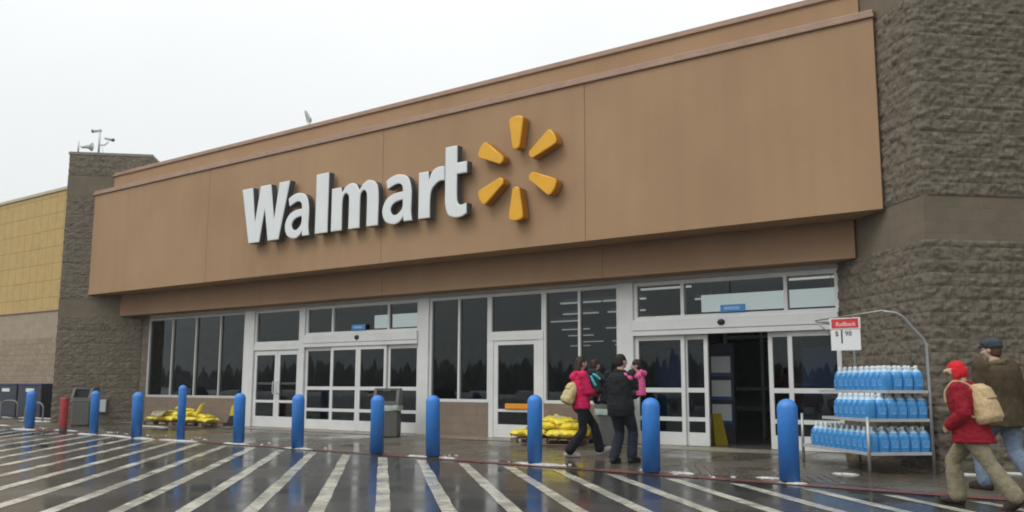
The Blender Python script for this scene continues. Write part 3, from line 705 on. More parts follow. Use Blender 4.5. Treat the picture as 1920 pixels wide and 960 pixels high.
# ------------------------------------------------------------------ litter bins
def bin_(loc, rz, label, w=.56, d=.56, h=1.12, liner=False):
    t = thing('litter_bin', label, 'litter bin', loc, rz, 'grey litter bins by the shop front')
    bm = bmesh.new(); hw, hd = w / 2, d / 2
    box(bm, -hw, hw, -hd, hd, .0, .70, bev=.035)
    for k in range(9):                                              # ribbed sides
        x = -hw + .07 + k * (w - .14) / 8
        box(bm, x - .012, x + .012, -hd - .010, -hd + .02, .08, .64); box(bm, hw - .02, hw + .010, x * d / w - .012, x * d / w + .012, .08, .64)
    part('body', bm, M['bin'], t)
    # hood: sloping face with an open mouth
    bm = bmesh.new(); e = .02
    z0, z1, z2 = .705, 1.0, h
    prof = [(-hd - e, z0), (hd + e, z0), (hd + e, z2 - .07), (hd - .05, z2), (-hd + .22, z2), (-hd + .13, z2 - .04), (-hd - .0, z0 + .12)]
    for sx, wd in ((-hw - e, .07), (hw + e - .07, .07)):
        a = [bm.verts.new((sx, y, z)) for y, z in prof]; b = [bm.verts.new((sx + wd, y, z)) for y, z in prof]
        bm.faces.new(a); bm.faces.new(b[::-1])
        for i in range(len(prof)): bm.faces.new((a[i], b[i], b[(i + 1) % len(prof)], a[(i + 1) % len(prof)]))
    xa, xb = -hw - e + .071, hw + e - .071
    box(bm, xa, xb, -hd + .13, hd - .04, z2 - .05, z2 - .002); box(bm, xa, xb, hd - .03, hd + e - .002, z0, z2 - .08); box(bm, xa, xb, -hd - e + .003, -hd + .01, z0, z0 + .12)
    bmesh.ops.recalc_face_normals(bm, faces=bm.faces); part('hood', bm, M['bin'], t)
    bm = bmesh.new(); box(bm, xa + .001, xb - .001, -hd + .16, -hd + .18, z0 + .02, z2 - .055); part('mouth', bm, M['bin_dark'], t)
    if liner:
        bm = bmesh.new(); n = 40
        ring = []
        for k in range(n):
            a = 2 * math.pi * k / n; q = max(abs(math.cos(a)), abs(math.sin(a))); ring.append((math.cos(a) / q * (hw + .028), math.sin(a) / q * (hd + .028)))
        lo = [bm.verts.new((x, y, .60 + .05 * noise.noise(Vector((x * 6, y * 6, 1))))) for x, y in ring]; hi = [bm.verts.new((x * 1.0, y * 1.0, .725 + .02 * noise.noise(Vector((x * 9, y * 9, 4))))) for x, y in ring]
        md = [bm.verts.new((x * (1.03 + .03 * noise.noise(Vector((x * 11, y * 11, 2)))), y * (1.03 + .03 * noise.noise(Vector((x * 11, y * 11, 2)))), .66)) for x, y in ring]
        for k in range(n):
            k2 = (k + 1) % n; bm.faces.new((lo[k], lo[k2], md[k2], md[k])); bm.faces.new((md[k], md[k2], hi[k2], hi[k]))
        part('bin_liner', bm, M['bin_liner'], t, True)
    return t
bin_((-27.35, 14.75, gz(-27, 14.75)), R(35), 'grey litter bin against the left stone tower behind the red post')
bin_((-15.55, 15.75, gz(-15, 15.75)), R(35), 'grey litter bin with a pale liner hanging out before the left sliding doors', liner=True)
bin_((-9.70, 16.2, gz(-10, 16.2)), R(35), 'grey litter bin half hidden behind the walking couple', w=.62, liner=True)
# ------------------------------------------------------------------ wall box, leaning panel
t = thing('utility_box', 'pale grey utility box fixed low on the left stone tower', 'utility box', (-28.42, 15.94, .40), R(45))
bm = bmesh.new(); box(bm, -.13, .13, -.12, -.006, 0, .42, bev=.012); part('housing', bm, M['grey_box'], t)
bm = bmesh.new(); box(bm, -.11, .11, -.132, -.121, .03, .39, bev=.004); part('cover', bm, M['pale_metal'], t)
t = thing('leaning_panel', 'small yellow and dark panel leaning by the white post left of the double doors', 'panel', (-22.45, 16.45, .115), R(20))
bm = bmesh.new(); prism(bm, [(-.16, .0), (.04, 0), (.16, .30), (-.04, .30)], -.025, .025); part('lower_half', bm, M['bin_dark'], t)
bm = bmesh.new(); prism(bm, [(-.04, .302), (.16, .302), (.20, .46), (.12, .60), (.02, .58)], -.03, .03); part('upper_half', bm, M['yellow_sign'], t)
# ------------------------------------------------------------------ navy cabinets and cycle hoops, far left
for i, (x, lb) in enumerate(((-36.0, 'navy cabinet with a white label, farther from the left tower'), (-34.15, 'navy cabinet with a white label, next to the left tower'), (-38.0, 'navy cabinet at the far left edge of the picture'))):
    t = thing('outdoor_cabinet', lb, 'cabinet', (x, 16.62, .12), 0, 'navy cabinets by the side wall')
    bm = bmesh.new(); box(bm, -.86, .86, -.3, .34, 0, 1.14, bev=.02); part('body', bm, M['navy'], t)
    bm = bmesh.new(); box(bm, -.88, .88, -.33, .36, 1.142, 1.20, bev=.015); part('lid', bm, M['navy_lid'], t)
    bm = bmesh.new(); box(bm, -.25, .35, -.312, -.304, .90, 1.02); part('label_plate', bm, M['white'], t)
for x, y, lb in ((-35.6, 15.75, 'grey tube hoop in front of the navy cabinets, leftmost'), (-34.0, 15.6, 'grey tube hoop in front of the navy cabinets, behind the leftmost blue bollard'), (-30.75, 14.9, 'grey tube hoop standing in slush beside the left tower')):
    bm = bmesh.new(); h = .62
    pts = smoothstep_path([(-.36, 0, 0), (-.36, 0, h - .2), (-.30, 0, h - .06), (-.16, 0, h), (.16, 0, h), (.30, 0, h - .06), (.36, 0, h - .2), (.36, 0, 0)], 4)
    tube(bm, pts, .028, 8)
    o = obj('cycle_hoop', bm, M['dull_steel'], None, False, (x, y, gz(x, y))); o.rotation_euler = (0, 0, R(20)); tag(o, lb, 'cycle stand', 'grey cycle hoops')

# ------------------------------------------------------------------ pallets of yellow bags
def pallet(loc, rz, lb, w=1.9, d=1.0):
    t = thing('pallet', lb, 'pallet', loc, rz, 'wooden pallets under the bags')
    for k in range(7):
        bm = bmesh.new(); x = -w / 2 + k * (w - .14) / 6; box(bm, x, x + .14, -d / 2, d / 2, .10, .122); part('top_board', bm, M['wood'], t)
    for y in (-d / 2, -.05, d / 2 - .10):
        bm = bmesh.new(); box(bm, -w / 2, w / 2, y, y + .10, .0, .018); 
        for x in (-w / 2, -.07, w / 2 - .14): box(bm, x, x + .14, y + .002, y + .098, .0185, .0995)
        part('bearer', bm, M['wood'], t)
    return t
def bag_mesh(L_, Wd, H, seed, floppy=.04):
    bm = bmesh.new(); nu, nv = 22, 14; rnd = random.Random(seed)
    top, bot = [], []
    for i in range(nu + 1):
        a, b = [], []
        for j in range(nv + 1):
            u = i / nu * 2 - 1; v = j / nv * 2 - 1
            e = (1 - abs(u) ** 3.5) ** .6 * (1 - abs(v) ** 3) ** .6
            nz = noise.noise(Vector((u * 2.3 + seed * 3.1, v * 2.0, seed))); n2 = noise.noise(Vector((u * 6 + seed, v * 5, seed * 2)))
            x = u * L_ / 2 * (1 + .03 * n2); y = v * Wd / 2 * (1 + .05 * nz)
            z = H * .5 + H * .5 * e * (1 + .22 * nz + .12 * n2) + floppy * nz * (1 - e)
            a.append(bm.verts.new((x, y, z))); b.append(bm.verts.new((x, y, max(0, H * .5 - H * .5 * e) + floppy * max(0, nz) * (1 - e))))
        top.append(a); bot.append(b)
    fs = []
    for i in range(nu):
        for j in range(nv):
            f = bm.faces.new((top[i][j], top[i + 1][j], top[i + 1][j + 1], top[i][j + 1])); f.material_index = 1 if (abs(i - nu / 2) < 5 and abs(j - nv / 2) < 3) else 0; fs.append(f)
            fs.append(bm.faces.new((bot[i][j], bot[i][j + 1], bot[i + 1][j + 1], bot[i + 1][j])))
    bmesh.ops.remove_doubles(bm, verts=bm.verts, dist=.0008)
    bmesh.ops.recalc_face_normals(bm, faces=bm.faces)
    for f in bm.faces: f.smooth = True
    return bm
PL1 = (-23.98, 15.95, gz(0, 15.95)); PL2 = (-10.95, 15.95, gz(0, 15.95))
pallet(PL1, R(4), 'wooden pallet under the crumpled yellow bags below the dark left windows', 2.75, .95); pallet(PL2, R(8), 'wooden pallet under the neat yellow bags right of the single door', 1.5, 1.0)
def place_bag(i, base, rz, dx, dy, dz, rot, tilt, size, lb, grp, print_=True):
    o = obj('salt_bag', bag_mesh(*size) if len(size) > 3 else bag_mesh(*size, i), [M['bag'], M['bag_print'] if print_ else M['bag']])
    c, s_ = math.cos(rz), math.sin(rz)
    o.location = (base[0] + dx * c - dy * s_, base[1] + dx * s_ + dy * c, base[2] + dz); o.rotation_euler = (R(tilt[0]), R(tilt[1]), rz + R(rot))
    tag(o, lb, 'bag', grp)
g1 = 'yellow bags on the left pallet'; g2 = 'yellow bags on the right pallet'
for i, (dx, dy, dz, rot, tilt, size, lb) in enumerate((
        (-.72, -.12, .123, 8, (0, 0), (.80, .55, .15), 'flattened yellow bag at the left end of the left pallet'),
        (-.15, -.18, .123, -6, (0, 0), (.75, .55, .17), 'yellow bag drooping over the middle front edge of the left pallet'),
        (.45, -.16, .123, 5, (0, 0), (.85, .55, .16), 'yellow bag on the right part of the left pallet, bottom layer'),
        (.95, -.15, .123, -3, (0, 0), (.85, .40, .13), 'thin yellow bag with its end sticking out past the left pallet'),
        (-.30, .05, .27, 20, (4, 3), (.78, .5, .15), 'yellow bag on top of the pile, left half of the left pallet'),
        (.25, .02, .27, -12, (-3, -4), (.72, .5, .15), 'pale yellow bag on top in the middle of the left pallet'),
        (.0, .22, .122, 3, (0, 0), (1.5, .35, .14), 'long yellow bag at the back of the left pallet'))):
    place_bag(i + 1, PL1, R(4), dx * 1.22, dy, dz, rot, tilt, (*size, i + 1, .10), lb, g1)
for i, (dx, dy, dz, rot, tilt, size, lb) in enumerate((
        (-.55, -.05, .28, -25, (6, -8), (.62, .42, .13, 41, .12), 'crumpled yellow bag lying askew on the left end of the left pile'),
        (.02, .05, .41, 32, (-5, 6), (.58, .40, .10, 42, .12), 'topmost crumpled yellow bag on the left pallet'),
        (.62, -.02, .27, 12, (4, 9), (.66, .38, .11, 43, .12), 'yellow bag sloping down at the right end of the left pile'))):
    place_bag(i + 40, PL1, R(4), dx * 1.25, dy, dz, rot, tilt, size, lb, g1)
o = obj('salt_bag', bag_mesh(.42, .26, .10, 11), [M['bag'], M['bag']]); o.location = (-23.15, 15.95, .44 + PL1[2]); o.rotation_euler = (R(20), R(-62), R(15)); tag(o, 'crumpled yellow bag standing upright on the right of the left pallet', 'bag', g1)
bm = bmesh.new()
n = 9; gr = [[None] * n for _ in range(n)]
for i in range(n):
    for j in range(n):
        u, v = i / (n - 1) - .5, j / (n - 1) - .5
        gr[i][j] = bm.verts.new((u * .55, v * .42, .05 * noise.noise(Vector((u * 7, v * 7, 3))) - .35 * max(0, -v - .1)))
for i in range(n - 1):
    for j in range(n - 1): bm.faces.new((gr[i][j], gr[i + 1][j], gr[i + 1][j + 1], gr[i][j + 1]))
bmesh.ops.solidify(bm, geom=bm.faces[:], thickness=.006)
o = obj('plastic_wrap', bm, M['wrap'], None, True, (-24.55, 15.55, .42 + PL1[2])); o.rotation_euler = (0, 0, R(8)); tag(o, 'torn pale plastic wrap hanging over the yellow bags on the left pallet', 'plastic wrap')
for i, (dx, dy, dz, rot, tilt, size, lb) in enumerate((
        (-.40, -.22, .123, 4, (0, 0), (.72, .5, .15), 'yellow bag at the front left of the right pallet'),
        (.32, -.20, .123, -4, (0, 0), (.72, .5, .16), 'yellow bag at the front right of the right pallet'),
        (-.38, .26, .123, 2, (0, 0), (.72, .46, .16), 'yellow bag at the back left of the right pallet, bottom layer'),
        (.36, .27, .123, -6, (0, 0), (.72, .46, .16), 'yellow bag at the back right of the right pallet, bottom layer'),
        (-.22, .08, .27, 14, (0, -4), (.70, .5, .15), 'yellow bag in the second layer, left side of the right pallet'),
        (.34, .04, .27, 80, (0, 0), (.60, .5, .15), 'yellow bag in the second layer, right side of the right pallet'),
        (.02, .16, .41, -18, (7, 5), (.66, .46, .12), 'topmost yellow bag slumped on the right pallet'))):
    place_bag(i + 20, PL2, R(8), dx * 1.12, dy, dz, rot * 1.8 + random.uniform(-9, 9), tilt, (size[0] * 1.06, size[1], size[2] * 1.12, i + 20, .11), lb, g2, i % 2 == 0)

# ------------------------------------------------------------------ rack of blue jugs
RK = Vector((-3.93, 13.52, 0)); U = Vector((-.7071, .7071, 0)); V = Vector((.7071, .7071, 0)); LR = 2.06; DR = .97
rack = thing('display_rack', 'three tier steel display rack of blue jugs by the right stone tower', 'display rack', (RK.x, RK.y, 0))
def rp(u, v, z): p = U * u + V * v; return (p.x, p.y, z)
for u, v, nm in ((0, 0, 1), (LR, 0, 1)):
    p = RK + U * u + V * v; bm = bmesh.new(); tube(bm, [rp(u, v, gz(p.x, p.y)), rp(u, v, .85)], .022, 10); part('leg', bm, M['steel'], rack)
for u in (0, LR):
    p = RK + U * u + V * DR; z = gz(p.x, p.y)
    bm = bmesh.new(); pts = [rp(u, DR, z), rp(u, DR - .0, 1.2), rp(u, DR - .01, 1.88), rp(u, DR - .06, 1.97), rp(u, DR - .30, 2.22), rp(u, DR - .36, 2.28), rp(u, DR - .46, 2.33), rp(u, DR - .66, 2.35)]
    tube(bm, pts, [.022, .021, .020, .020, .020, .020, .019, .018], 10); part('post', bm, M['steel'], rack)
bm = bmesh.new(); tube(bm, [rp(-.02, DR - .66, 2.36), rp(LR + .02, DR - .66, 2.36)], .010, 8); part('crossbar', bm, M['steel'], rack)
bm = bmesh.new(); tube(bm, [rp(LR, DR - .66, 2.35), rp(LR, DR - .30, 2.02), ], .014, 8); part('brace', bm, M['steel'], rack)
SHELF = ((.35, 0, DR), (.815, 0, DR), (1.215, .33, DR))
for z, v0, v1 in SHELF:
    bm = bmesh.new()
    def slab(u0, u1, a, b, z0, z1, mi=0):
        q = [U * u + V * v for u, v in ((u0, a), (u1, a), (u1, b), (u0, b))]
        lo = [bm.verts.new((p.x, p.y, z0)) for p in q]; hi = [bm.verts.new((p.x, p.y, z1)) for p in q]
        fs = [bm.faces.new(lo), bm.faces.new(hi[::-1])] + [bm.faces.new((lo[i], hi[i], hi[(i + 1) % 4], lo[(i + 1) % 4])) for i in range(4)]
        for f in fs: f.material_index = mi
        bmesh.ops.recalc_face_normals(bm, faces=fs)
    LE = 1.34 if abs(z - .815) < .01 else LR
    slab(.02, LE - .02, v0 + .02, v1 - .02, z - .012, z - .002, 1)
    slab(.0, LE, v0 - .012, v0 + .018, z - .03, z + .012); slab(-.014, .016, v0 + .02, v1 - .03, z - .03, z + .012); slab(LE - .016, LE + .014, v0 + .02, v1 - .03, z - .03, z + .012)
    part('shelf', bm, [M['shelf_edge'], M['steel']], rack)
def jug():
    t = thing('fluid_jug', 'x', 'jug', (0, 0, 0), 0, 'blue jugs on the rack')
    bm = bmesh.new(); n = 20; rings = []
    for w, z, k in ((.072, 0, .0), (.080, .012, 0), (.081, .19, 0), (.079, .205, 0), (.062, .235, .0), (.040, .262, 0), (.024, .278, 0), (.022, .288, 0)):
        ring = []
        for i in range(n):
            a = 2 * math.pi * i / n; e = 4.0 if z < .21 else 4 - 2 * (z - .21) / .07
            q = (abs(math.cos(a)) ** e + abs(math.sin(a)) ** e) ** (-1 / e)
            ring.append(bm.verts.new((w * q * math.cos(a), w * q * math.sin(a), z)))
        rings.append(ring)
    for a, b in zip(rings, rings[1:]):
        for i in range(n): bm.faces.new((a[i], a[(i + 1) % n], b[(i + 1) % n], b[i])).material_index = int(a[0].co.z > .22)
    bm.faces.new(rings[0][::-1]); bm.faces.new(rings[-1])
    part('bottle', bm, [M['fluid'], M['clear_neck']], t, True)
    bm = bmesh.new(); lathe(bm, [(.026, .284), (.026, .312), (.022, .316), (0, .316)], 14); part('cap', bm, M['jugcap'], t, True)
    bm = bmesh.new(); tube(bm, smoothstep_path([(-.045, 0, .262), (-.062, 0, .285), (-.035, 0, .292), (-.018, 0, .284)], 3), .009, 6); part('jug_handle', bm, M['jugcap'], t)
    bm = bmesh.new(); box(bm, -.052, .052, -.0835, -.0815, .06, .155); part('label', bm, M['juglabel'], t)
    return t
J0 = jug(); J0.scale = (1.03, 1.03, 1.17); first = True
shelf_name = {0: 'blue jug with white cap on the bottom shelf of the rack', 1: 'blue jug with white cap on the middle shelf of the rack', 2: 'blue jug with white cap on the top shelf of the rack'}
for si, (z, v0, v1) in enumerate(SHELF):
    umax = LR if si == 0 else (1.14 if si == 1 else 1.75)
    rows = 6 if si < 2 else 4; cols = int((umax - (.08, .10, .20)[si]) / .166)
    for c in range(cols):
        for r in range(rows):
            if r > 1 and c > 1 and not (si == 2 and r < 2): continue
            u = (.10, .12, .22)[si] + c * .166 + random.uniform(-.006, .006); v = v0 + .10 + r * .158 + random.uniform(-.006, .006)
            if random.random() < .04 and r > 0: continue
            p = RK + U * u + V * v; loc = (p.x, p.y, z - .0015); rz = R(-45) + random.uniform(-.12, .12) + (R(90) if c == 0 and r > 0 else 0)
            if first: J0.location = loc; J0.rotation_euler = (0, 0, rz); J0['label'] = shelf_name[si]; first = False
            else: dup(J0, loc, rz, shelf_name[si])
# price board hanging from the crossbar
def text(name, s, size, mat, parent, loc, rz=0, ext=.0015, shear=0, ax='CENTER', sx=1):
    cu = bpy.data.curves.new(name, 'FONT'); cu.body = s; cu.size = size; cu.extrude = ext; cu.align_x = ax; cu.align_y = 'CENTER'; cu.shear = shear
    tmp = bpy.data.objects.new('tmp', cu); COL.objects.link(tmp)
    me = bpy.data.meshes.new_from_object(tmp.evaluated_get(bpy.context.evaluated_depsgraph_get())); bpy.data.objects.remove(tmp)
    me.materials.clear(); me.materials.append(mat)
    o = bpy.data.objects.new(name, me); COL.objects.link(o); o.parent = parent; o.location = loc; o.rotation_euler = (R(90), 0, rz); o.scale = (sx, 1, 1); return o
t = thing('price_sign', 'red and white price sign reading $1 98 hanging over the jug rack', 'sign', (-4.465, 14.45, 1.83))
bm = bmesh.new(); box(bm, -.225, .225, -.004, .004, 0, .325, bev=.002); part('price_card', bm, M['white'], t)
bm = bmesh.new(); box(bm, -.232, .232, -.014, .014, .326, .50, bev=.004); hd = part('header', bm, M['white'], t)
bm = bmesh.new(); box(bm, -.205, .205, -.018, -.0145, .342, .485); part('red_panel', bm, M['sign_red'], hd)
text('header_lettering', 'Rollback', .088, M['white'], hd, (.01, -.0195, .40), shear=.15)
text('price_lettering', '1', .30, M['ink'], t, (-.055, -.006, .20), sx=.75); text('price_lettering', '$', .11, M['ink'], t, (-.13, -.006, .255)); text('price_lettering', '98', .11, M['ink'], t, (.045, -.006, .255))
bm = bmesh.new()
for x in (-.15, .15): tube(bm, [(x, 0, .50), (x * .6, .0, .535)], .004, 6)
part('hanger', bm, M['steel'], t)

# ------------------------------------------------------------------ inside the entrance
t = thing('leaflet_stand', 'navy stand with three white panels inside the open entrance', 'stand', (-8.30, 18.35, .121), R(15))
bm = bmesh.new(); box(bm, -.27, .27, -.02, .22, .0, 2.05, bev=.01); part('body', bm, M['navy'], t)
for z in (.45, .95, 1.45):
    bm = bmesh.new(); box(bm, -.20, .20, -.032, -.021, z, z + .34); part('paper_panel', bm, M['white'], t)
    bm = bmesh.new(); box(bm, -.22, .22, -.05, -.021, z - .07, z - .005); part('shelf_lip', bm, M['navy_bright'], t)
t = thing('wet_floor_sign', 'yellow folding wet floor sign standing just inside the open entrance', 'floor sign', (-8.02, 17.45, .122), R(60))
for s in (-1, 1):
    bm = bmesh.new()
    q = [(-.15, s * .16, 0), (.15, s * .16, 0), (.11, s * .015, .62), (-.11, s * .015, .62)]
    bm.faces.new([bm.verts.new(p) for p in q]); bmesh.ops.solidify(bm, geom=bm.faces[:], thickness=.012); part('panel', bm, M['yellow_sign'], t)
for i, (x0, x1, lb) in enumerate(((-9.3, -8.7, 'dark blue vending machine behind the glass left of the open entrance'), (-6.15, -5.4, 'dark blue vending machine behind the glass right of the open entrance'))):
    t = thing('vending_machine', lb, 'vending machine', ((x0 + x1) / 2, 17.75, .121)); w = (x1 - x0) / 2 + .12
    bm = bmesh.new(); box(bm, -w, w, -.3, .4, 0, 2.0, bev=.02); part('cabinet', bm, M['navy'], t)
    bm = bmesh.new(); box(bm, -w + .06, w - .06, -.315, -.301, 1.0, 1.9); part('front_panel', bm, M['navy_bright'], t)
    bm = bmesh.new(); box(bm, -w + .1, w - .1, -.315, -.301, .3, .5); part('tray', bm, M['bin_dark'], t)
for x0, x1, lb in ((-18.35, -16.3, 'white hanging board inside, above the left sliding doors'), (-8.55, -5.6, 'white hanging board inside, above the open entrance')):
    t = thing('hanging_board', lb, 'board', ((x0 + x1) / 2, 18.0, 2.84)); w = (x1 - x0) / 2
    bm = bmesh.new(); box(bm, -w, w, 0, .05, 0, .36, bev=.006); part('board', bm, M['board_glow'], t)
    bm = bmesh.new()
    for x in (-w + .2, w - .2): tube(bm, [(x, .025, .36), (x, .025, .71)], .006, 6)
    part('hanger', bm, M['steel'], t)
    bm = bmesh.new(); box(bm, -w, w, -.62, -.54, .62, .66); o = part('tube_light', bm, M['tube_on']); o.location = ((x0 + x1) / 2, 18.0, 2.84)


# ------------------------------------------------------------------ people
SK = (.50, .33, .25)
M['skin'] = noisy('skin', SK, .5, .08, 20)
M['eye_w'] = noisy('eye', (.35, .33, .32), .3, .1, 30)
def cloth(name, col, rough=.85, amt=.22, scale=13, bump=.9, bscale=24): return noisy(name, col, rough, amt, scale, bump=bump, bscale=bscale, spec=.25)
class Shape:
    """closed lumps that a voxel remesh fuses into one continuous skin"""
    def __init__(s): s.bm = bmesh.new()
    def _blob(s, m, prof, n=16):
        """closed body of revolution about z: prof = [(r, z)] from pole to pole"""
        R_ = [[s.bm.verts.new(m @ Vector((r * math.cos(6.28318 * k / n), r * math.sin(6.28318 * k / n), z))) for k in range(n)] for r, z in prof[1:-1]]
        a = s.bm.verts.new(m @ Vector((0, 0, prof[0][1]))); b = s.bm.verts.new(m @ Vector((0, 0, prof[-1][1])))
        for A, B in zip(R_, R_[1:]):
            for k in range(n): s.bm.faces.new((A[k], A[(k + 1) % n], B[(k + 1) % n], B[k]))
        for k in range(n): s.bm.faces.new((a, R_[0][(k + 1) % n], R_[0][k])); s.bm.faces.new((b, R_[-1][k], R_[-1][(k + 1) % n]))
        return s
    def ell(s, c, r, rot=None):
        m = Matrix.Translation(c) @ (rot.to_4x4() if rot else Matrix()) @ Matrix.Diagonal((*r, 1))
        return s._blob(m, [(math.sin(math.pi * i / 10), -math.cos(math.pi * i / 10)) for i in range(11)])
    def cone(s, p0, r0, p1, r1, flat=1.0):
        p0, p1 = Vector(p0), Vector(p1); d = p1 - p0
        if d.length < 1e-5: return s
        m = Matrix.Translation(p0) @ d.to_track_quat('Z', 'Y').to_matrix().to_4x4() @ Matrix.Diagonal((1, flat, 1, 1)); L_ = d.length
        return s._blob(m, [(r0 * math.sin(t), -r0 * math.cos(t)) for t in (0, .4, .8, 1.2, 1.5708)] + [(r1 * math.sin(t), L_ - r1 * math.cos(t)) for t in (1.5708, 1.95, 2.35, 2.75, math.pi)])
    def chain(s, pts, flat=1.0):
        for (a, ra), (b, rb) in zip(pts, pts[1:]): s.cone(a, ra, b, rb, flat)
        return s
    def rings(s, pts):
        """stack of ellipses: (centre, rx, ry), closed top and bottom; axes from frame F (matrix) of each"""
        n = 28; R_ = []
        for c, rx, ry, F in pts:
            c = Vector(c); R_.append([s.bm.verts.new(c + F @ Vector((rx * math.copysign(abs(math.cos(t)) ** .85, math.cos(t)), ry * math.copysign(abs(math.sin(t)) ** .85, math.sin(t)), 0))) for t in (6.28318 * k / n for k in range(n))])
        fs = []
        for A, B in zip(R_, R_[1:]):
            for k in range(n): fs.append(s.bm.faces.new((A[k], A[(k + 1) % n], B[(k + 1) % n], B[k])))
        fs += [s.bm.faces.new(R_[0][::-1]), s.bm.faces.new(R_[-1])]
        bmesh.ops.recalc_face_normals(s.bm, faces=fs); return s
    def skin(s, name, mat, parent, vox=.012, smooth=3, wr=0.0, wscale=14, wdir=(1, 1, .5), seed=0, cut=None):
        me = bpy.data.meshes.new('t'); s.bm.to_mesh(me); s.bm.free()
        o = bpy.data.objects.new('t', me); COL.objects.link(o)
        m = o.modifiers.new('r', 'REMESH'); m.mode = 'VOXEL'; m.voxel_size = vox; m.adaptivity = 0
        if smooth:
            m = o.modifiers.new('s', 'SMOOTH'); m.factor = .5; m.iterations = smooth
        me2 = bpy.data.meshes.new_from_object(o.evaluated_get(bpy.context.evaluated_depsgraph_get())); bpy.data.objects.remove(o)
        if wr:
            wd = Vector(wdir)
            ns = [v.normal.copy() for v in me2.vertices]
            for v, nn in zip(me2.vertices, ns):
                q = Vector((v.co.x * wd.x, v.co.y * wd.y, v.co.z * wd.z)) * wscale + Vector((seed * 7.1, seed, 0))
                h = noise.noise(q); h2 = 1 - abs(noise.noise(q * 1.9)) * 2
                v.co += nn * wr * (.6 * h + .5 * h2 - .25)
        me2.materials.clear()
        for mm in (mat if isinstance(mat, (list, tuple)) else [mat]): me2.materials.append(mm)
        for p in me2.polygons: p.use_smooth = True
        ob = bpy.data.objects.new(name, me2); COL.objects.link(ob); ob.parent = parent
        return ob
I3 = Matrix.Identity(3)
def ik(a, b, l1, l2, pole):
    a, b, pole = Vector(a), Vector(b), Vector(pole); d = b - a; L_ = min(d.length, (l1 + l2) * .999); d.normalize(); b = a + d * L_
    x = (l1 * l1 - l2 * l2 + L_ * L_) / (2 * L_); h = math.sqrt(max(0, l1 * l1 - x * x)); p = (pole - d * pole.dot(d)).normalized()
    return a + d * x + p * h, b
def hand(S_, wrist, d, nrm, side, k=1.0, curl=.5):
    """palm, four unequal fingers bent in two joints, thumb from the palm's side"""
    d = Vector(d).normalized(); nrm = (Vector(nrm) - d * Vector(nrm).dot(d)).normalized(); a = d.cross(nrm) * side
    w = Vector(wrist); pc = w + d * .052 * k
    S_.cone(w, .026 * k, w + d * .03 * k, .027 * k, .8)
    for t in (-.026, -.009, .009, .026): S_.cone(w + d * .02 * k + a * t * .6 * k, .0125 * k, w + d * .088 * k + a * t * k, .0115 * k)
    for t, ln in ((.028, .068), (.010, .078), (-.010, .073), (-.028, .056)):
        p = w + d * .09 * k + a * t * k; ang = curl * .7
        for seg, rr in ((.46, .0098), (.30, .0088), (.24, .0076)):
            dd = d * math.cos(ang) + nrm * math.sin(ang); q = p + dd * ln * seg * k; S_.cone(p, rr * k, q, rr * .93 * k); p = q; ang += curl * .8
    p = w + d * .025 * k + a * .026 * k; q = p + (d * .6 + a * .7 + nrm * .35).normalized() * .038 * k; r = q + (d * .9 + a * .15 + nrm * .4).normalized() * .032 * k
    S_.cone(p, .0135 * k, q, .011 * k); S_.cone(q, .011 * k, r, .0085 * k)
def head_shape(S_, c, F, k=1.0, female=False):
    T = lambda x, y, z: Vector(c) + F @ (Vector((x, y, z)) * k)
    S_.ell(T(0, -.012, .022), (.074 * k, .092 * k, .094 * k), F); S_.ell(T(0, .022, -.035), (.060 * k, .066 * k, .070 * k), F); S_.ell(T(0, .048, -.082), (.034 * k, .030 * k, .024 * k), F)
    S_.cone(T(0, .086, .012), .010 * k, T(0, .112, -.022), .015 * k); S_.ell(T(0, .098, -.026), (.019 * k, .014 * k, .011 * k), F)
    S_.ell(T(0, .080, .030), (.050 * k, .016 * k, .011 * k), F)
    S_.ell(T(0, .088, -.052), (.025 * k, .010 * k, .007 * k), F); S_.ell(T(0, .086, -.064), (.021 * k, .010 * k, .007 * k), F)
    for s in (-1, 1): S_.ell(T(s * .074, -.008, -.005), (.010 * k, .020 * k, .032 * k), F); S_.ell(T(s * .045, .060, -.02), (.022 * k, .022 * k, .02 * k), F)
def eyes(parent, c, F, k=1.0):
    bm = bmesh.new()
    for s in (-1, 1):
        bmesh.ops.create_uvsphere(bm, u_segments=10, v_segments=8, radius=.012 * k, matrix=Matrix.Translation(Vector(c) + F @ (Vector((s * .031, .080, .010)) * k)))
    for s in (-1, 1):
        n0 = len(bm.faces); bmesh.ops.create_uvsphere(bm, u_segments=8, v_segments=6, radius=.0065 * k, matrix=Matrix.Translation(Vector(c) + F @ (Vector((s * .031, .087, .010)) * k))); bm.faces.ensure_lookup_table()
        for f in bm.faces[n0:]: f.material_index = 1
    o = obj('eyes', bm, [M['eye_w'], M['black_rub']], parent, True); return o

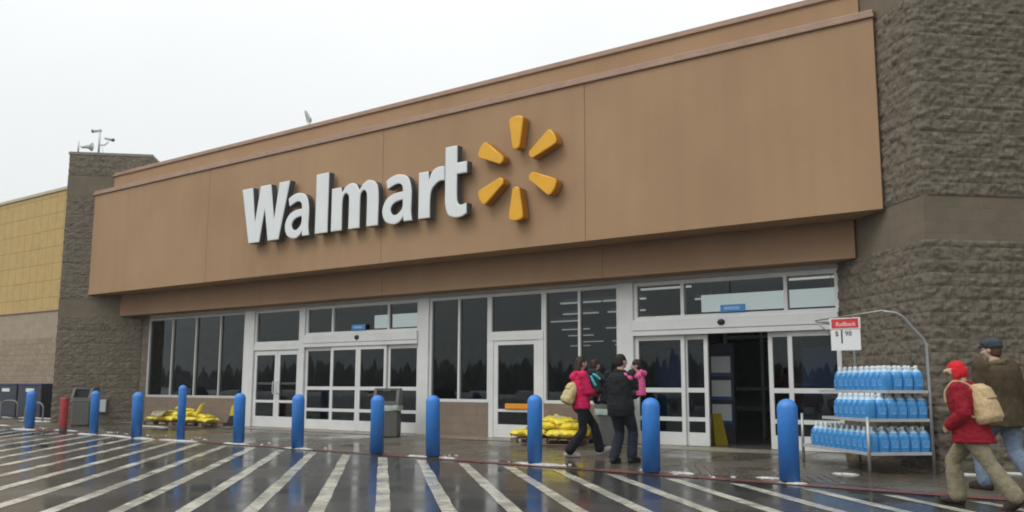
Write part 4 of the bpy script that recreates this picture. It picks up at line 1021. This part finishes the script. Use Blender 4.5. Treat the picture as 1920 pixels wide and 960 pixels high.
def person(label, loc, facing, H, feet, hands, lean=0.0, headyaw=0.0, headpitch=0.0, girth=1.0, twist=0.0, hipdrop=.03, palm=None, elbow=None, grp=None):
    """local axes: x right, y ahead, z up. feet/hands: left then right targets in metres for a 1.75 m figure. Returns joints for the clothes."""
    k = H / 1.75
    f = Vector(facing).normalized(); rz = math.atan2(f.y, f.x) - math.pi / 2
    t = thing('person', label, 'person', (loc[0], loc[1], loc[2]), rz, grp)
    J = {'k': k, 't': t}
    hip = Vector((0, 0, .93 - hipdrop)); J['hip'] = hip
    F = Matrix.Rotation(-lean, 3, 'X') @ Matrix.Rotation(twist, 3, 'Z'); J['F'] = F
    up = lambda x, y, z: hip + F @ Vector((x, y, z))
    J['up'] = up
    J['neck'] = up(0, -.01, .55); J['head'] = up(0, .02, .70); FH = Matrix.Rotation(headyaw, 3, 'Z') @ Matrix.Rotation(-headpitch, 3, 'X'); J['FH'] = FH
    J['sh'] = [up(-.175 * girth, -.01, .49), up(.175 * girth, -.01, .49)]
    J['hipj'] = [hip + Vector((-.088, 0, -.02)), hip + Vector((.088, 0, -.02))]
    J['knee'], J['ank'], J['elb'], J['wr'] = [], [], [], []
    for i in (0, 1):
        kn, an = ik(J['hipj'][i], feet[i][:3], .43, .43, (0, 1, .05)); J['knee'].append(kn); J['ank'].append(an)
        el, wr = ik(J['sh'][i], hands[i], .29, .25, (elbow[i] if elbow else ((-.35 if i == 0 else .35), -1, -.3))); J['elb'].append(el); J['wr'].append(wr)
    J['foot'] = []
    for i in (0, 1):
        pitch = feet[i][3] if len(feet[i]) > 3 else 0; d = Vector((-.10 if i == 0 else .10, math.cos(pitch), math.sin(pitch))).normalized(); J['foot'].append(d)
    g = girth
    def torso(S_, e=0.0, z0=-.10, z1=.50, fl=0.0):
        prof = [(-.14, .150, .105), (-.06, .170 * g, .120 * g), (.04, .160 * g, .112 * g), (.14, .148 * g, .108 * g), (.26, .162 * g, .118 * g), (.38, .176 * g, .120 * g), (.46, .165 * g, .105 * g), (.52, .10, .075)]
        P = []
        for z, rx, ry in prof:
            if z < z0 - .001 or z > z1 + .03: continue
            P.append((up(0, -.005, z) if z > -.05 else hip + Vector((0, 0, z)), rx + e, ry + e, F if z > -.05 else I3))
        S_.rings(P); return S_
    J['torso'] = torso
    def arm(S_, i, e=0.0, to=1.0):
        s, el, wr = J['sh'][i], J['elb'][i], J['wr'][i]
        S_.ell(s, (.062 + e, .062 + e, .06 + e)); S_.cone(s, .056 + e, el, .043 + e); S_.cone(el, .044 + e, el.lerp(wr, to), .030 + e); return S_
    J['arm'] = arm
    def leg(S_, i, e=0.0, cuff=0.0):
        h, kn, an = J['hipj'][i], J['knee'][i], J['ank'][i]
        S_.cone(h, .092 * g + e, kn, .060 + e); S_.cone(kn, .060 + e, kn.lerp(an, .35), .058 + e + cuff * .4); S_.cone(kn.lerp(an, .35), .058 + e + cuff * .4, kn.lerp(an, .93), .040 + e + cuff); return S_
    J['leg'] = leg
    def foot(S_, i, e=0.0):
        an, d = J['ank'][i], J['foot'][i]; u_ = Vector((0, 0, 1)); n_ = (u_ - d * u_.dot(d)).normalized()
        heel = an - d * .04 - n_ * .045; ball = heel + d * .17; toe = heel + d * .225 - n_ * .004
        S_.cone(an, .042 + e, heel, .034 + e); S_.cone(heel, .034 + e, ball, .036 + e, 1.15); S_.cone(ball, .036 + e, toe, .026 + e, 1.2); S_.cone(an, .038 + e, ball, .034 + e); return S_
    J['footf'] = foot
    B = Shape(); torso(B)
    B.cone(up(0, -.01, .48), .062, J['head'] + FH @ Vector((0, -.02, -.04)), .052); head_shape(B, J['head'], FH)
    for i in (0, 1):
        arm(B, i); leg(B, i); foot(B, i)
        d = (J['wr'][i] - J['elb'][i]).normalized(); pn = (palm[i] if palm else ((1, 0, 0) if i == 0 else (-1, 0, 0)))
        hand(B, J['wr'][i], d, pn, 1 if i == 0 else -1, curl=.55)
    o = B.skin('body', M['skin'], t, .0085, 2)
    eyes(t, J['head'], FH)
    t.scale = (k, k, k)
    return J
def hood_roll(S_, J, r=.035):
    c = J['neck']; 
    for a in range(12):
        a0, a1 = 6.283 * a / 12, 6.283 * (a + 1) / 12
        P = lambda q: c + J['F'] @ Vector((.075 * math.cos(q), .068 * math.sin(q) - .01, -.012 - .012 * math.sin(q)))
        S_.cone(P(a0), r, P(a1), r)
def hair_cap(J, mat, length=.0, back=.03, name='hair', k=1.0, face=.052):
    """hair wraps crown, sides and back and leaves the face open"""
    S_ = Shape(); c, FH = J['head'], J['FH']; T = lambda x, y, z: c + FH @ (Vector((x, y, z)) * k)
    S_.ell(T(0, -.022, .035), (.083 * k, .094 * k, .092 * k), FH); S_.ell(T(0, -.045, -.01), (.078 * k, .068 * k, .09 * k), FH)
    if length:
        for x in (-.055, 0, .055): S_.chain([(T(x, -.075, 0), .035 * k), (T(x * 1.1, -.085, -.10), .034 * k), (T(x * 1.0, -.082, -.10 - length), .022 * k)])
    return S_.skin(name, mat, J['t'], .010, 2, .006, 30, (1, 1, .25))

# ---- man in black carrying a baby in pink
JA = person('man in black jacket seen from behind, carrying a baby on his right arm', (-7.77, 13.25, gz(-7.77, 13.25)), (0, 1, 0), 1.80,
            feet=((-.10, -.06, .085, 0), (.11, .14, .085, 0)), hands=((-.10, .26, 1.08), (.10, .26, 1.05)), girth=1.16, lean=.03, headyaw=-.35, palm=((0, -1, .3), (0, -.2, 1)), elbow=((-1, -.5, -.4), (1, -.6, -.5)))
blk = cloth('black_jacket', (.014, .015, .018)); jean_d = cloth('dark_jeans', (.018, .022, .034)); boot = cloth('black_boots', (.012, .012, .013), .5)
S_ = Shape(); JA['torso'](S_, .032, -.06, .52); S_.rings([(JA['hip'] + Vector((0, 0, -.16)), .205, .155, I3), (JA['hip'] + Vector((0, 0, -.05)), .215, .165, I3), (JA['up'](0, 0, .10), .205, .155, JA['F'])])
for i in (0, 1): JA['arm'](S_, i, .026, .96)
hood_roll(S_, JA, .03); S_.skin('jacket', blk, JA['t'], .012, 3, .014, 9, (1, 1, 1.6), 1)
S_ = Shape(); S_.ell(JA['hip'] + Vector((0, -.01, -.06)), (.185, .15, .13))
for i in (0, 1): JA['leg'](S_, i, .018, .022)
S_.skin('trousers', jean_d, JA['t'], .012, 3, .010, 10, (1, 1, 1.4), 2)
for i in (0, 1): S_ = Shape(); JA['footf'](S_, i, .014); S_.skin('boot', boot, JA['t'], .010, 2)
hair_d = cloth('dark_hair', (.022, .017, .014), .6, .3, 40, .3, 90); hair_cap(JA, hair_d)

# ---- woman in pink with long brown hair, carrying a child
JB = person('brown haired woman in hot pink jacket striding right with a child in her arms', (-8.96, 13.91, gz(-8.96, 13.91)), (.62, .78, 0), 1.80,
            feet=((-.07, .36, .10, .42), (.08, -.26, .085, -.05)), hands=((-.06, .33, 1.14), (.05, .27, 1.06)), girth=.98, lean=-.02, headyaw=.25, hipdrop=.05, palm=((0, 0, 1), (0, 0, 1)), elbow=((-1, -.8, -.4), (1, -.9, -.6)))
pink = cloth('hot_pink_jacket', (.62, .018, .10)); blkt = cloth('black_trousers', (.011, .012, .016)); shoe = cloth('pale_shoes', (.42, .36, .38), .6)
S_ = Shape(); JB['torso'](S_, .03, -.06, .52); S_.rings([(JB['hip'] + Vector((0, 0, -.08)), .182, .145, I3), (JB['hip'] + Vector((0, 0, .0)), .19, .15, I3), (JB['up'](0, 0, .10), .18, .14, JB['F'])])
for i in (0, 1): JB['arm'](S_, i, .026, .95)
S_.chain([(JB['up'](-.09, -.07, .53), .05), (JB['up'](-.05, -.13, .47), .055), (JB['up'](.05, -.13, .47), .055), (JB['up'](.09, -.07, .53), .05)]); hood_roll(S_, JB, .032)
S_.skin('jacket', pink, JB['t'], .012, 3, .013, 10, (1, 1, 1.6), 3)
S_ = Shape(); S_.ell(JB['hip'] + Vector((0, -.01, -.05)), (.168, .135, .12))
for i in (0, 1): JB['leg'](S_, i, .012, .034)
S_.skin('trousers', blkt, JB['t'], .012, 3, .008, 10, (1, 1, 1.4), 4)
for i in (0, 1): S_ = Shape(); JB['footf'](S_, i, .011); S_.skin('shoe', shoe, JB['t'], .010, 2)
hair_b = cloth('brown_hair', (.045, .024, .019), .55, .3, 40, .3, 90); hair_cap(JB, hair_b, .10)

def toddler(label, loc, facing, jacket_mat, hair, armup=True, k=.62, hat=None, patch=None):
    """small child held on an arm: big head, short bent legs"""
    f = Vector(facing).normalized(); rz = math.atan2(f.y, f.x) - math.pi / 2
    t = thing('person', label, 'person', loc, rz)
    J = {'t': t, 'head': Vector((0, .03, .43)), 'FH': Matrix.Rotation(-.15, 3, 'X')}
    hd = [Vector((-.10, .26, .30 if armup else .16)), Vector((.10, .24, .22))]
    el = [Vector((-.16, .12, .24 if armup else .14)), Vector((.16, .10, .18))]
    B = Shape(); B.rings([(Vector((0, 0, -.02)), .10, .085, I3), (Vector((0, 0, .08)), .105, .085, I3), (Vector((0, 0, .20)), .10, .08, I3), (Vector((0, .0, .30)), .06, .055, I3)])
    B.cone((0, .0, .28), .042, (0, .02, .38), .042); head_shape(B, J['head'], J['FH'], .84)
    for i, s in ((0, -1), (1, 1)):
        sh = Vector((s * .095, 0, .265)); B.cone(sh, .04, el[i], .033); B.cone(el[i], .033, hd[i], .022); hand(B, hd[i], hd[i] - el[i], (-s, 0, -.3), 1 if i == 0 else -1, .58, .6)
        kn = Vector((s * .12, .17, -.02)); B.cone((s * .06, 0, .0), .058, kn, .045); B.cone(kn, .045, (s * .12, .12, -.20), .032); B.cone((s * .12, .12, -.20), .03, (s * .12, .20, -.22), .026)
    B.skin('body', M['skin'], t, .0075, 2); eyes(t, J['head'], J['FH'], .84)
    S_ = Shape(); S_.rings([(Vector((0, -.005, -.05)), .135, .12, I3), (Vector((0, 0, .06)), .142, .12, I3), (Vector((0, 0, .20)), .132, .108, I3), (Vector((0, 0, .31)), .07, .07, I3)])
    for i, s in ((0, -1), (1, 1)):
        sh = Vector((s * .095, 0, .262)); S_.cone(sh, .062, el[i], .054); S_.cone(el[i], .054, el[i].lerp(hd[i], .9), .042)
    S_.chain([((-.07, -.05, .33), .045), ((0, -.09, .31), .055), ((.07, -.05, .33), .045)])
    S_.skin('jacket', jacket_mat, t, .010, 3, .010, 14, (1, 1, 1.5), k)
    S_ = Shape()
    for s in (-1, 1): kn = Vector((s * .12, .17, -.02)); S_.cone((s * .06, 0, .0), .07, kn, .058); S_.cone(kn, .058, (s * .12, .12, -.19), .046)
    S_.skin('trousers', cloth('child_trousers', (.02, .022, .03)), t, .010, 2)
    for s in (-1, 1): S_ = Shape(); S_.cone((s * .12, .115, -.215), .036, (s * .12, .20, -.225), .034); S_.skin('shoe', boot, t, .009, 2)
    hair_cap(J, hair, .0, k=.88)
    if patch:
        S_ = Shape()
        for pts in patch: S_.chain(pts)
        S_.skin('jacket_patch', cloth('cyan_patch', (.10, .50, .55)), t, .008, 2)
    return t
# the baby sits on the man's right forearm, facing back over his shoulder
ma = math.atan2(1, -.05) - math.pi / 2
def at(J, loc, x, y, z):
    t = J['t']; v = Matrix.Rotation(t.rotation_euler.z, 3, 'Z') @ (Vector((x, y, z)) * J['k']); return (t.location.x + v.x, t.location.y + v.y, t.location.z + v.z)
pinkb = cloth('bubblegum_jacket', (.72, .12, .30))
toddler('baby in bubblegum pink jacket held against the chest of the man in black', at(JA, 0, .24, .15, 1.11), (-.85, -.42, 0), pinkb, hair_d)
grey_c = cloth('charcoal_child_jacket', (.035, .038, .042))
toddler('child in charcoal jacket with cyan patches, held by the woman in pink', at(JB, 0, .08, .21, 1.13), (.30, .85, 0), grey_c, hair_b, False,
        patch=[[((.09, -.085, .27), .024), ((.125, -.045, .24), .028), ((.15, .0, .19), .024)], [((.04, -.105, .23), .024), ((.09, -.095, .15), .026), ((.115, -.065, .08), .022)], [((-.02, -.11, .26), .022), ((-.08, -.095, .21), .024)]])

def backpack(label, loc, rz, mat, w=.30, h=.38, d=.17, tilt=0):
    t = thing('backpack', label, 'backpack', loc, rz); 
    S_ = Shape(); S_.rings([(Vector((0, 0, 0)), w * .46, d * .46, I3), (Vector((0, -.01, .05)), w * .54, d * .58, I3), (Vector((0, -.01, h * .5)), w * .50, d * .52, I3), (Vector((0, .01, h * .8)), w * .40, d * .38, I3), (Vector((0, .03, h * .97)), w * .28, d * .24, I3)])
    S_.skin('bag_body', mat, t, .011, 3, .012, 14, (1, 1, .5), 5)
    S_ = Shape(); S_.rings([(Vector((0, -.055, h * .58)), w * .36, d * .36, I3), (Vector((0, -.02, h * .86)), w * .36, d * .40, I3), (Vector((0, .02, h * 1.0)), w * .30, d * .26, I3)]); S_.skin('flap', mat, t, .010, 3, .006, 14, (1, 1, 1), 6)
    t.rotation_euler = (tilt, 0, rz); return t
canvas = cloth('tan_canvas', (.50, .37, .21), .85, .14, 8); canvas2 = cloth('sand_canvas', (.52, .44, .22), .8, .25, 10)
fb = JB['t'].rotation_euler.z
bp = backpack('sand coloured bag hanging behind the woman in pink', at(JB, 0, .0, -.27, .90), fb, canvas2, .34, .40, .20, R(-24))
bm = bmesh.new(); tube(bm, smoothstep_path([(-.06, .06, .36), (-.10, .16, .52), (-.11, .26, .60), (-.11, .30, .52)], 5), .016, 8); part('strap', bm, canvas2, bp)

# ---- woman in red cap and coat, tan backpack
JC = person('woman in red coat, red hat and khaki trousers walking left at the right edge', (-2.14, 11.13, .0), (-.97, .10, 0), 1.60,
            feet=((-.08, -.47, .115, -.55), (.08, .22, .085, .02)), hands=((-.20, .17, .94), (.20, .16, .92)), girth=1.2, lean=.14, headpitch=.50, hipdrop=.055, palm=((1, 0, 0), (-1, 0, 0)), elbow=((-.5, -1, -.2), (.5, -1, -.2)))
redc = cloth('red_coat', (.25, .009, .020)); khaki = cloth('khaki_trousers', (.23, .20, .135)); brn = cloth('brown_shoes', (.035, .022, .016), .5); redh = cloth('red_hat', (.58, .018, .028)); fleece = cloth('tan_fleece', (.48, .36, .24))
S_ = Shape(); JC['torso'](S_, .045, -.06, .52); S_.rings([(JC['hip'] + Vector((0, -.02, -.14)), .25, .245, I3), (JC['hip'] + Vector((0, -.01, -.03)), .24, .215, I3), (JC['up'](0, 0, .12), .22, .185, JC['F'])])
for i in (0, 1): JC['arm'](S_, i, .04, 1.0)
hood_roll(S_, JC, .034); S_.skin('coat', redc, JC['t'], .012, 3, .014, 8, (1, 1, 1.3), 7)
S_ = Shape(); S_.ell(JC['hip'] + Vector((0, -.01, -.06)), (.185, .15, .12))
for i in (0, 1): JC['leg'](S_, i, .024, .040)
S_.skin('trousers', khaki, JC['t'], .012, 3, .008, 15, (1, 1, 1.2), 8)
for i in (0, 1): S_ = Shape(); JC['footf'](S_, i, .012); S_.skin('shoe', brn, JC['t'], .010, 2)
c, FH = JC['head'], JC['FH']; T = lambda x, y, z: c + FH @ Vector((x, y, z))
S_ = Shape(); S_.ell(T(0, -.012, .045), (.096, .108, .094), FH); S_.ell(T(0, -.03, -.02), (.094, .088, .085), FH)
for s in (-1, 1): S_.chain([(T(s * .086, .0, .02), .036), (T(s * .086, .018, -.05), .036), (T(s * .07, .045, -.10), .025)])
S_.skin('trapper_hat', redh, JC['t'], .010, 2, .004, 20)
S_ = Shape(); S_.chain([(T(-.09, .062, .055), .026), (T(-.05, .098, .062), .03), (T(0, .108, .066), .032), (T(.05, .098, .062), .03), (T(.09, .062, .055), .026)], 1.0)
for s in (-1, 1): S_.ell(T(s * .101, .035, .03), (.012, .038, .042), FH)
S_.skin('fleece_trim', fleece, JC['t'], .008, 2, .005, 40)
fc = JC['t'].rotation_euler.z
p = JC['up'](0, -.225, .06); bp = backpack('tan canvas backpack worn by the woman in the red coat', at(JC, 0, p.x, p.y, p.z), fc, canvas, .40, .43, .23, R(-14))
for s in (-1, 1):
    bm = bmesh.new(); pts = smoothstep_path([(s * .06, .05, .40), (s * .10, .09, .46), (s * .14, .19, .505), (s * .155, .30, .42), (s * .16, .325, .30)], 6)
    tube(bm, pts, .014, 8); part('strap', bm, canvas, bp)
    bm = bmesh.new(); tube(bm, smoothstep_path([(s * .13, .05, .06), (s * .19, .10, .10), (s * .205, .18, .16)], 5), .013, 8); part('lower_strap', bm, canvas, bp)

# ---- man in grey flat cap, olive brown coat
JD = person('man in grey cap, olive brown coat and pale jeans, partly out of the right edge', (-2.10, 12.75, gz(-2, 12.75)), (-.80, .55, 0), 1.90,
            feet=((-.09, .20, .085, 0), (.09, -.36, .125, -.6)), hands=((-.25, .10, .84), (.25, -.02, .84)), girth=1.20, lean=.10, hipdrop=.05, headpitch=.05, headyaw=.35)
olive = cloth('olive_coat', (.066, .047, .026)); jean = cloth('pale_jeans', (.16, .21, .28)); capm = cloth('grey_cap', (.050, .062, .072)); coll = cloth('tan_collar', (.14, .115, .06))
S_ = Shape(); JD['torso'](S_, .045, -.06, .52); S_.rings([(JD['hip'] + Vector((0, -.01, -.16)), .25, .205, I3), (JD['hip'] + Vector((0, 0, -.03)), .25, .20, I3), (JD['up'](0, 0, .14), .235, .18, JD['F'])])
for i in (0, 1): JD['arm'](S_, i, .04, .97)
S_.skin('coat', olive, JD['t'], .012, 3, .016, 7, (1, 1, .5), 9)
S_ = Shape(); hood_roll(S_, JD, .034); S_.skin('collar', coll, JD['t'], .010, 2, .004, 20)
S_ = Shape(); S_.ell(JD['hip'] + Vector((0, -.01, -.06)), (.19, .155, .12))
for i in (0, 1): JD['leg'](S_, i, .022, .03)
S_.skin('trousers', jean, JD['t'], .012, 3, .010, 11, (1, 1, 1.4), 10)
for i in (0, 1): S_ = Shape(); JD['footf'](S_, i, .013); S_.skin('shoe', brn, JD['t'], .010, 2)
hair_cap(JD, cloth('reddish_hair', (.09, .045, .025), .6, .3, 40))
c, FH = JD['head'], JD['FH']
S_ = Shape(); S_.ell(T(0, -.012, .080), (.103, .120, .070), FH); S_.ell(T(0, -.03, .050), (.098, .106, .058), FH); S_.ell(T(0, .10, .045), (.060, .045, .014), FH); S_.skin('flat_cap', capm, JD['t'], .009, 2, .004, 20)

# ------------------------------------------------------------------ the lot behind the camera, seen in the glass
bm = bmesh.new(); rnd = random.Random(3)
for k in range(1000):
    x = -225 + k * .36 + rnd.uniform(-1, 1); y = -118 + rnd.uniform(-14, 14); h = rnd.uniform(3.6, 8.6) * (.8 + .6 * noise.noise(Vector((x * .05, 0, 0)))); w = rnd.uniform(.7, 2.2)
    n = 7; ring0 = []
    for j in range(5):
        z = h * (.08 + .9 * j / 4); rr = w * (1 - .85 * (j / 4) ** 1.8)
        ring0.append([bm.verts.new((x + rr * rnd.uniform(.6, 1.25) * math.cos(6.283 * i / n), y + rr * math.sin(6.283 * i / n), z + rnd.uniform(-.4, .4))) for i in range(n)])
    for A, B in zip(ring0, ring0[1:]):
        for i in range(n): bm.faces.new((A[i], A[(i + 1) % n], B[(i + 1) % n], B[i]))
    bm.faces.new(ring0[-1])
struct('far_treeline', bm, M['tree_far'], 'stuff')
bm = bmesh.new()
for k in range(90):
    x = -150 + k * 2.3; slush(x, -52 + random.uniform(-1.5, 1.5), random.uniform(1.4, 2.6), random.uniform(1, 1.8), random.uniform(.4, 1.1), 12)
struct('snow_bank', bm, M['snow_bank'], 'stuff', True)
def car(loc, rz, paint):
    t = thing('parked_car', 'snow dusted parked car mirrored in the dark shop glass', 'car', loc, rz, 'parked cars reflected in the glass')
    bm = bmesh.new(); prism(bm, [(-2.2, .28), (-1.75, .25), (1.75, .25), (2.2, .3), (2.25, .62), (2.1, .82), (1.0, .95), (-1.3, .98), (-2.2, .92), (-2.28, .6)], -.86, .86)
    bmesh.ops.bevel(bm, geom=bm.edges[:], offset=.06, segments=2, affect='EDGES'); part('body', bm, paint, t)
    bm = bmesh.new(); prism(bm, [(-1.95, .96), (.95, .95), (.15, 1.40), (-1.25, 1.42)], -.74, .74); bmesh.ops.bevel(bm, geom=bm.edges[:], offset=.08, segments=2, affect='EDGES'); part('cabin_glass', bm, M['bin_dark'], t)
    bm = bmesh.new(); prism(bm, [(-1.3, 1.39), (.18, 1.37), (.1, 1.47), (-1.2, 1.5)], -.70, .70); bmesh.ops.bevel(bm, geom=bm.edges[:], offset=.04, segments=2, affect='EDGES'); part('snow_cover', bm, M['snow'], t)
    for x in (-1.35, 1.4):
        for y in (-.80, .80):
            bm = bmesh.new(); tube(bm, [(x, y - .1, .32), (x, y + .1, .32)], .32, 18); w = part('wheel', bm, M['black_rub'], t)
            bm = bmesh.new(); tube(bm, [(x, y - .112, .32), (x, y + .112, .32)], .19, 14); part('hubcap', bm, M['pale_metal'], w)
    return t
paints = [noisy('car_paint', c, .3, .05, 1, coat=.6) for c in ((.35, .36, .38), (.04, .045, .06), (.30, .03, .03), (.55, .55, .54), (.10, .12, .15))]
protos = []
for i in range(5): protos.append(car((-24 + i * 3.0, -16 - (i % 2) * 1.0, -.006), R(90), paints[i]))
for i in range(5, 16):
    rr = random.uniform(-.04, .04)
    dup(protos[i % 5], ((-24 + i * 3.0) if i < 11 else (-40 + i * 4.1 - 20), (-16 if i < 11 else -30) - random.uniform(0, 1), -.006), R(90) + rr)
for i, (x, y) in enumerate(((2, -22), (-26, -26))):
    t = thing('lamp_post', 'tall twin headed car park lamp post, seen as a T shape in the transom glass', 'lamp post', (x, y, 0), R(20), 'car park lamp posts')
    bm = bmesh.new(); tube(bm, [(0, 0, 0), (0, 0, 9)], [.1, .06], 10); part('pole', bm, M['grey_box'], t)
    for sx in (-1, 1):
        bm = bmesh.new(); box(bm, sx * .15 - (.9 if sx < 0 else 0), sx * .15 + (.9 if sx > 0 else 0), -.2, .2, 8.9, 9.1, bev=.03); part('lamp_head', bm, M['bin_dark'], t)

# ------------------------------------------------------------------ thin haze volume added to lift the darkest tones
bm = bmesh.new(); box(bm, -245, 175, -155, 50, -1.0, 13.0)
hz = bpy.data.materials.new('added_haze'); hz.use_nodes = True; t = hz.node_tree; t.nodes.clear()
o_ = N(t, 'ShaderNodeOutputMaterial'); v_ = N(t, 'ShaderNodeVolumePrincipled'); v_.inputs['Color'].default_value = (.93, .95, .96, 1); v_.inputs['Density'].default_value = HAZE; t.links.new(v_.outputs[0], o_.inputs['Volume'])
struct('haze', bm, hz, 'stuff')
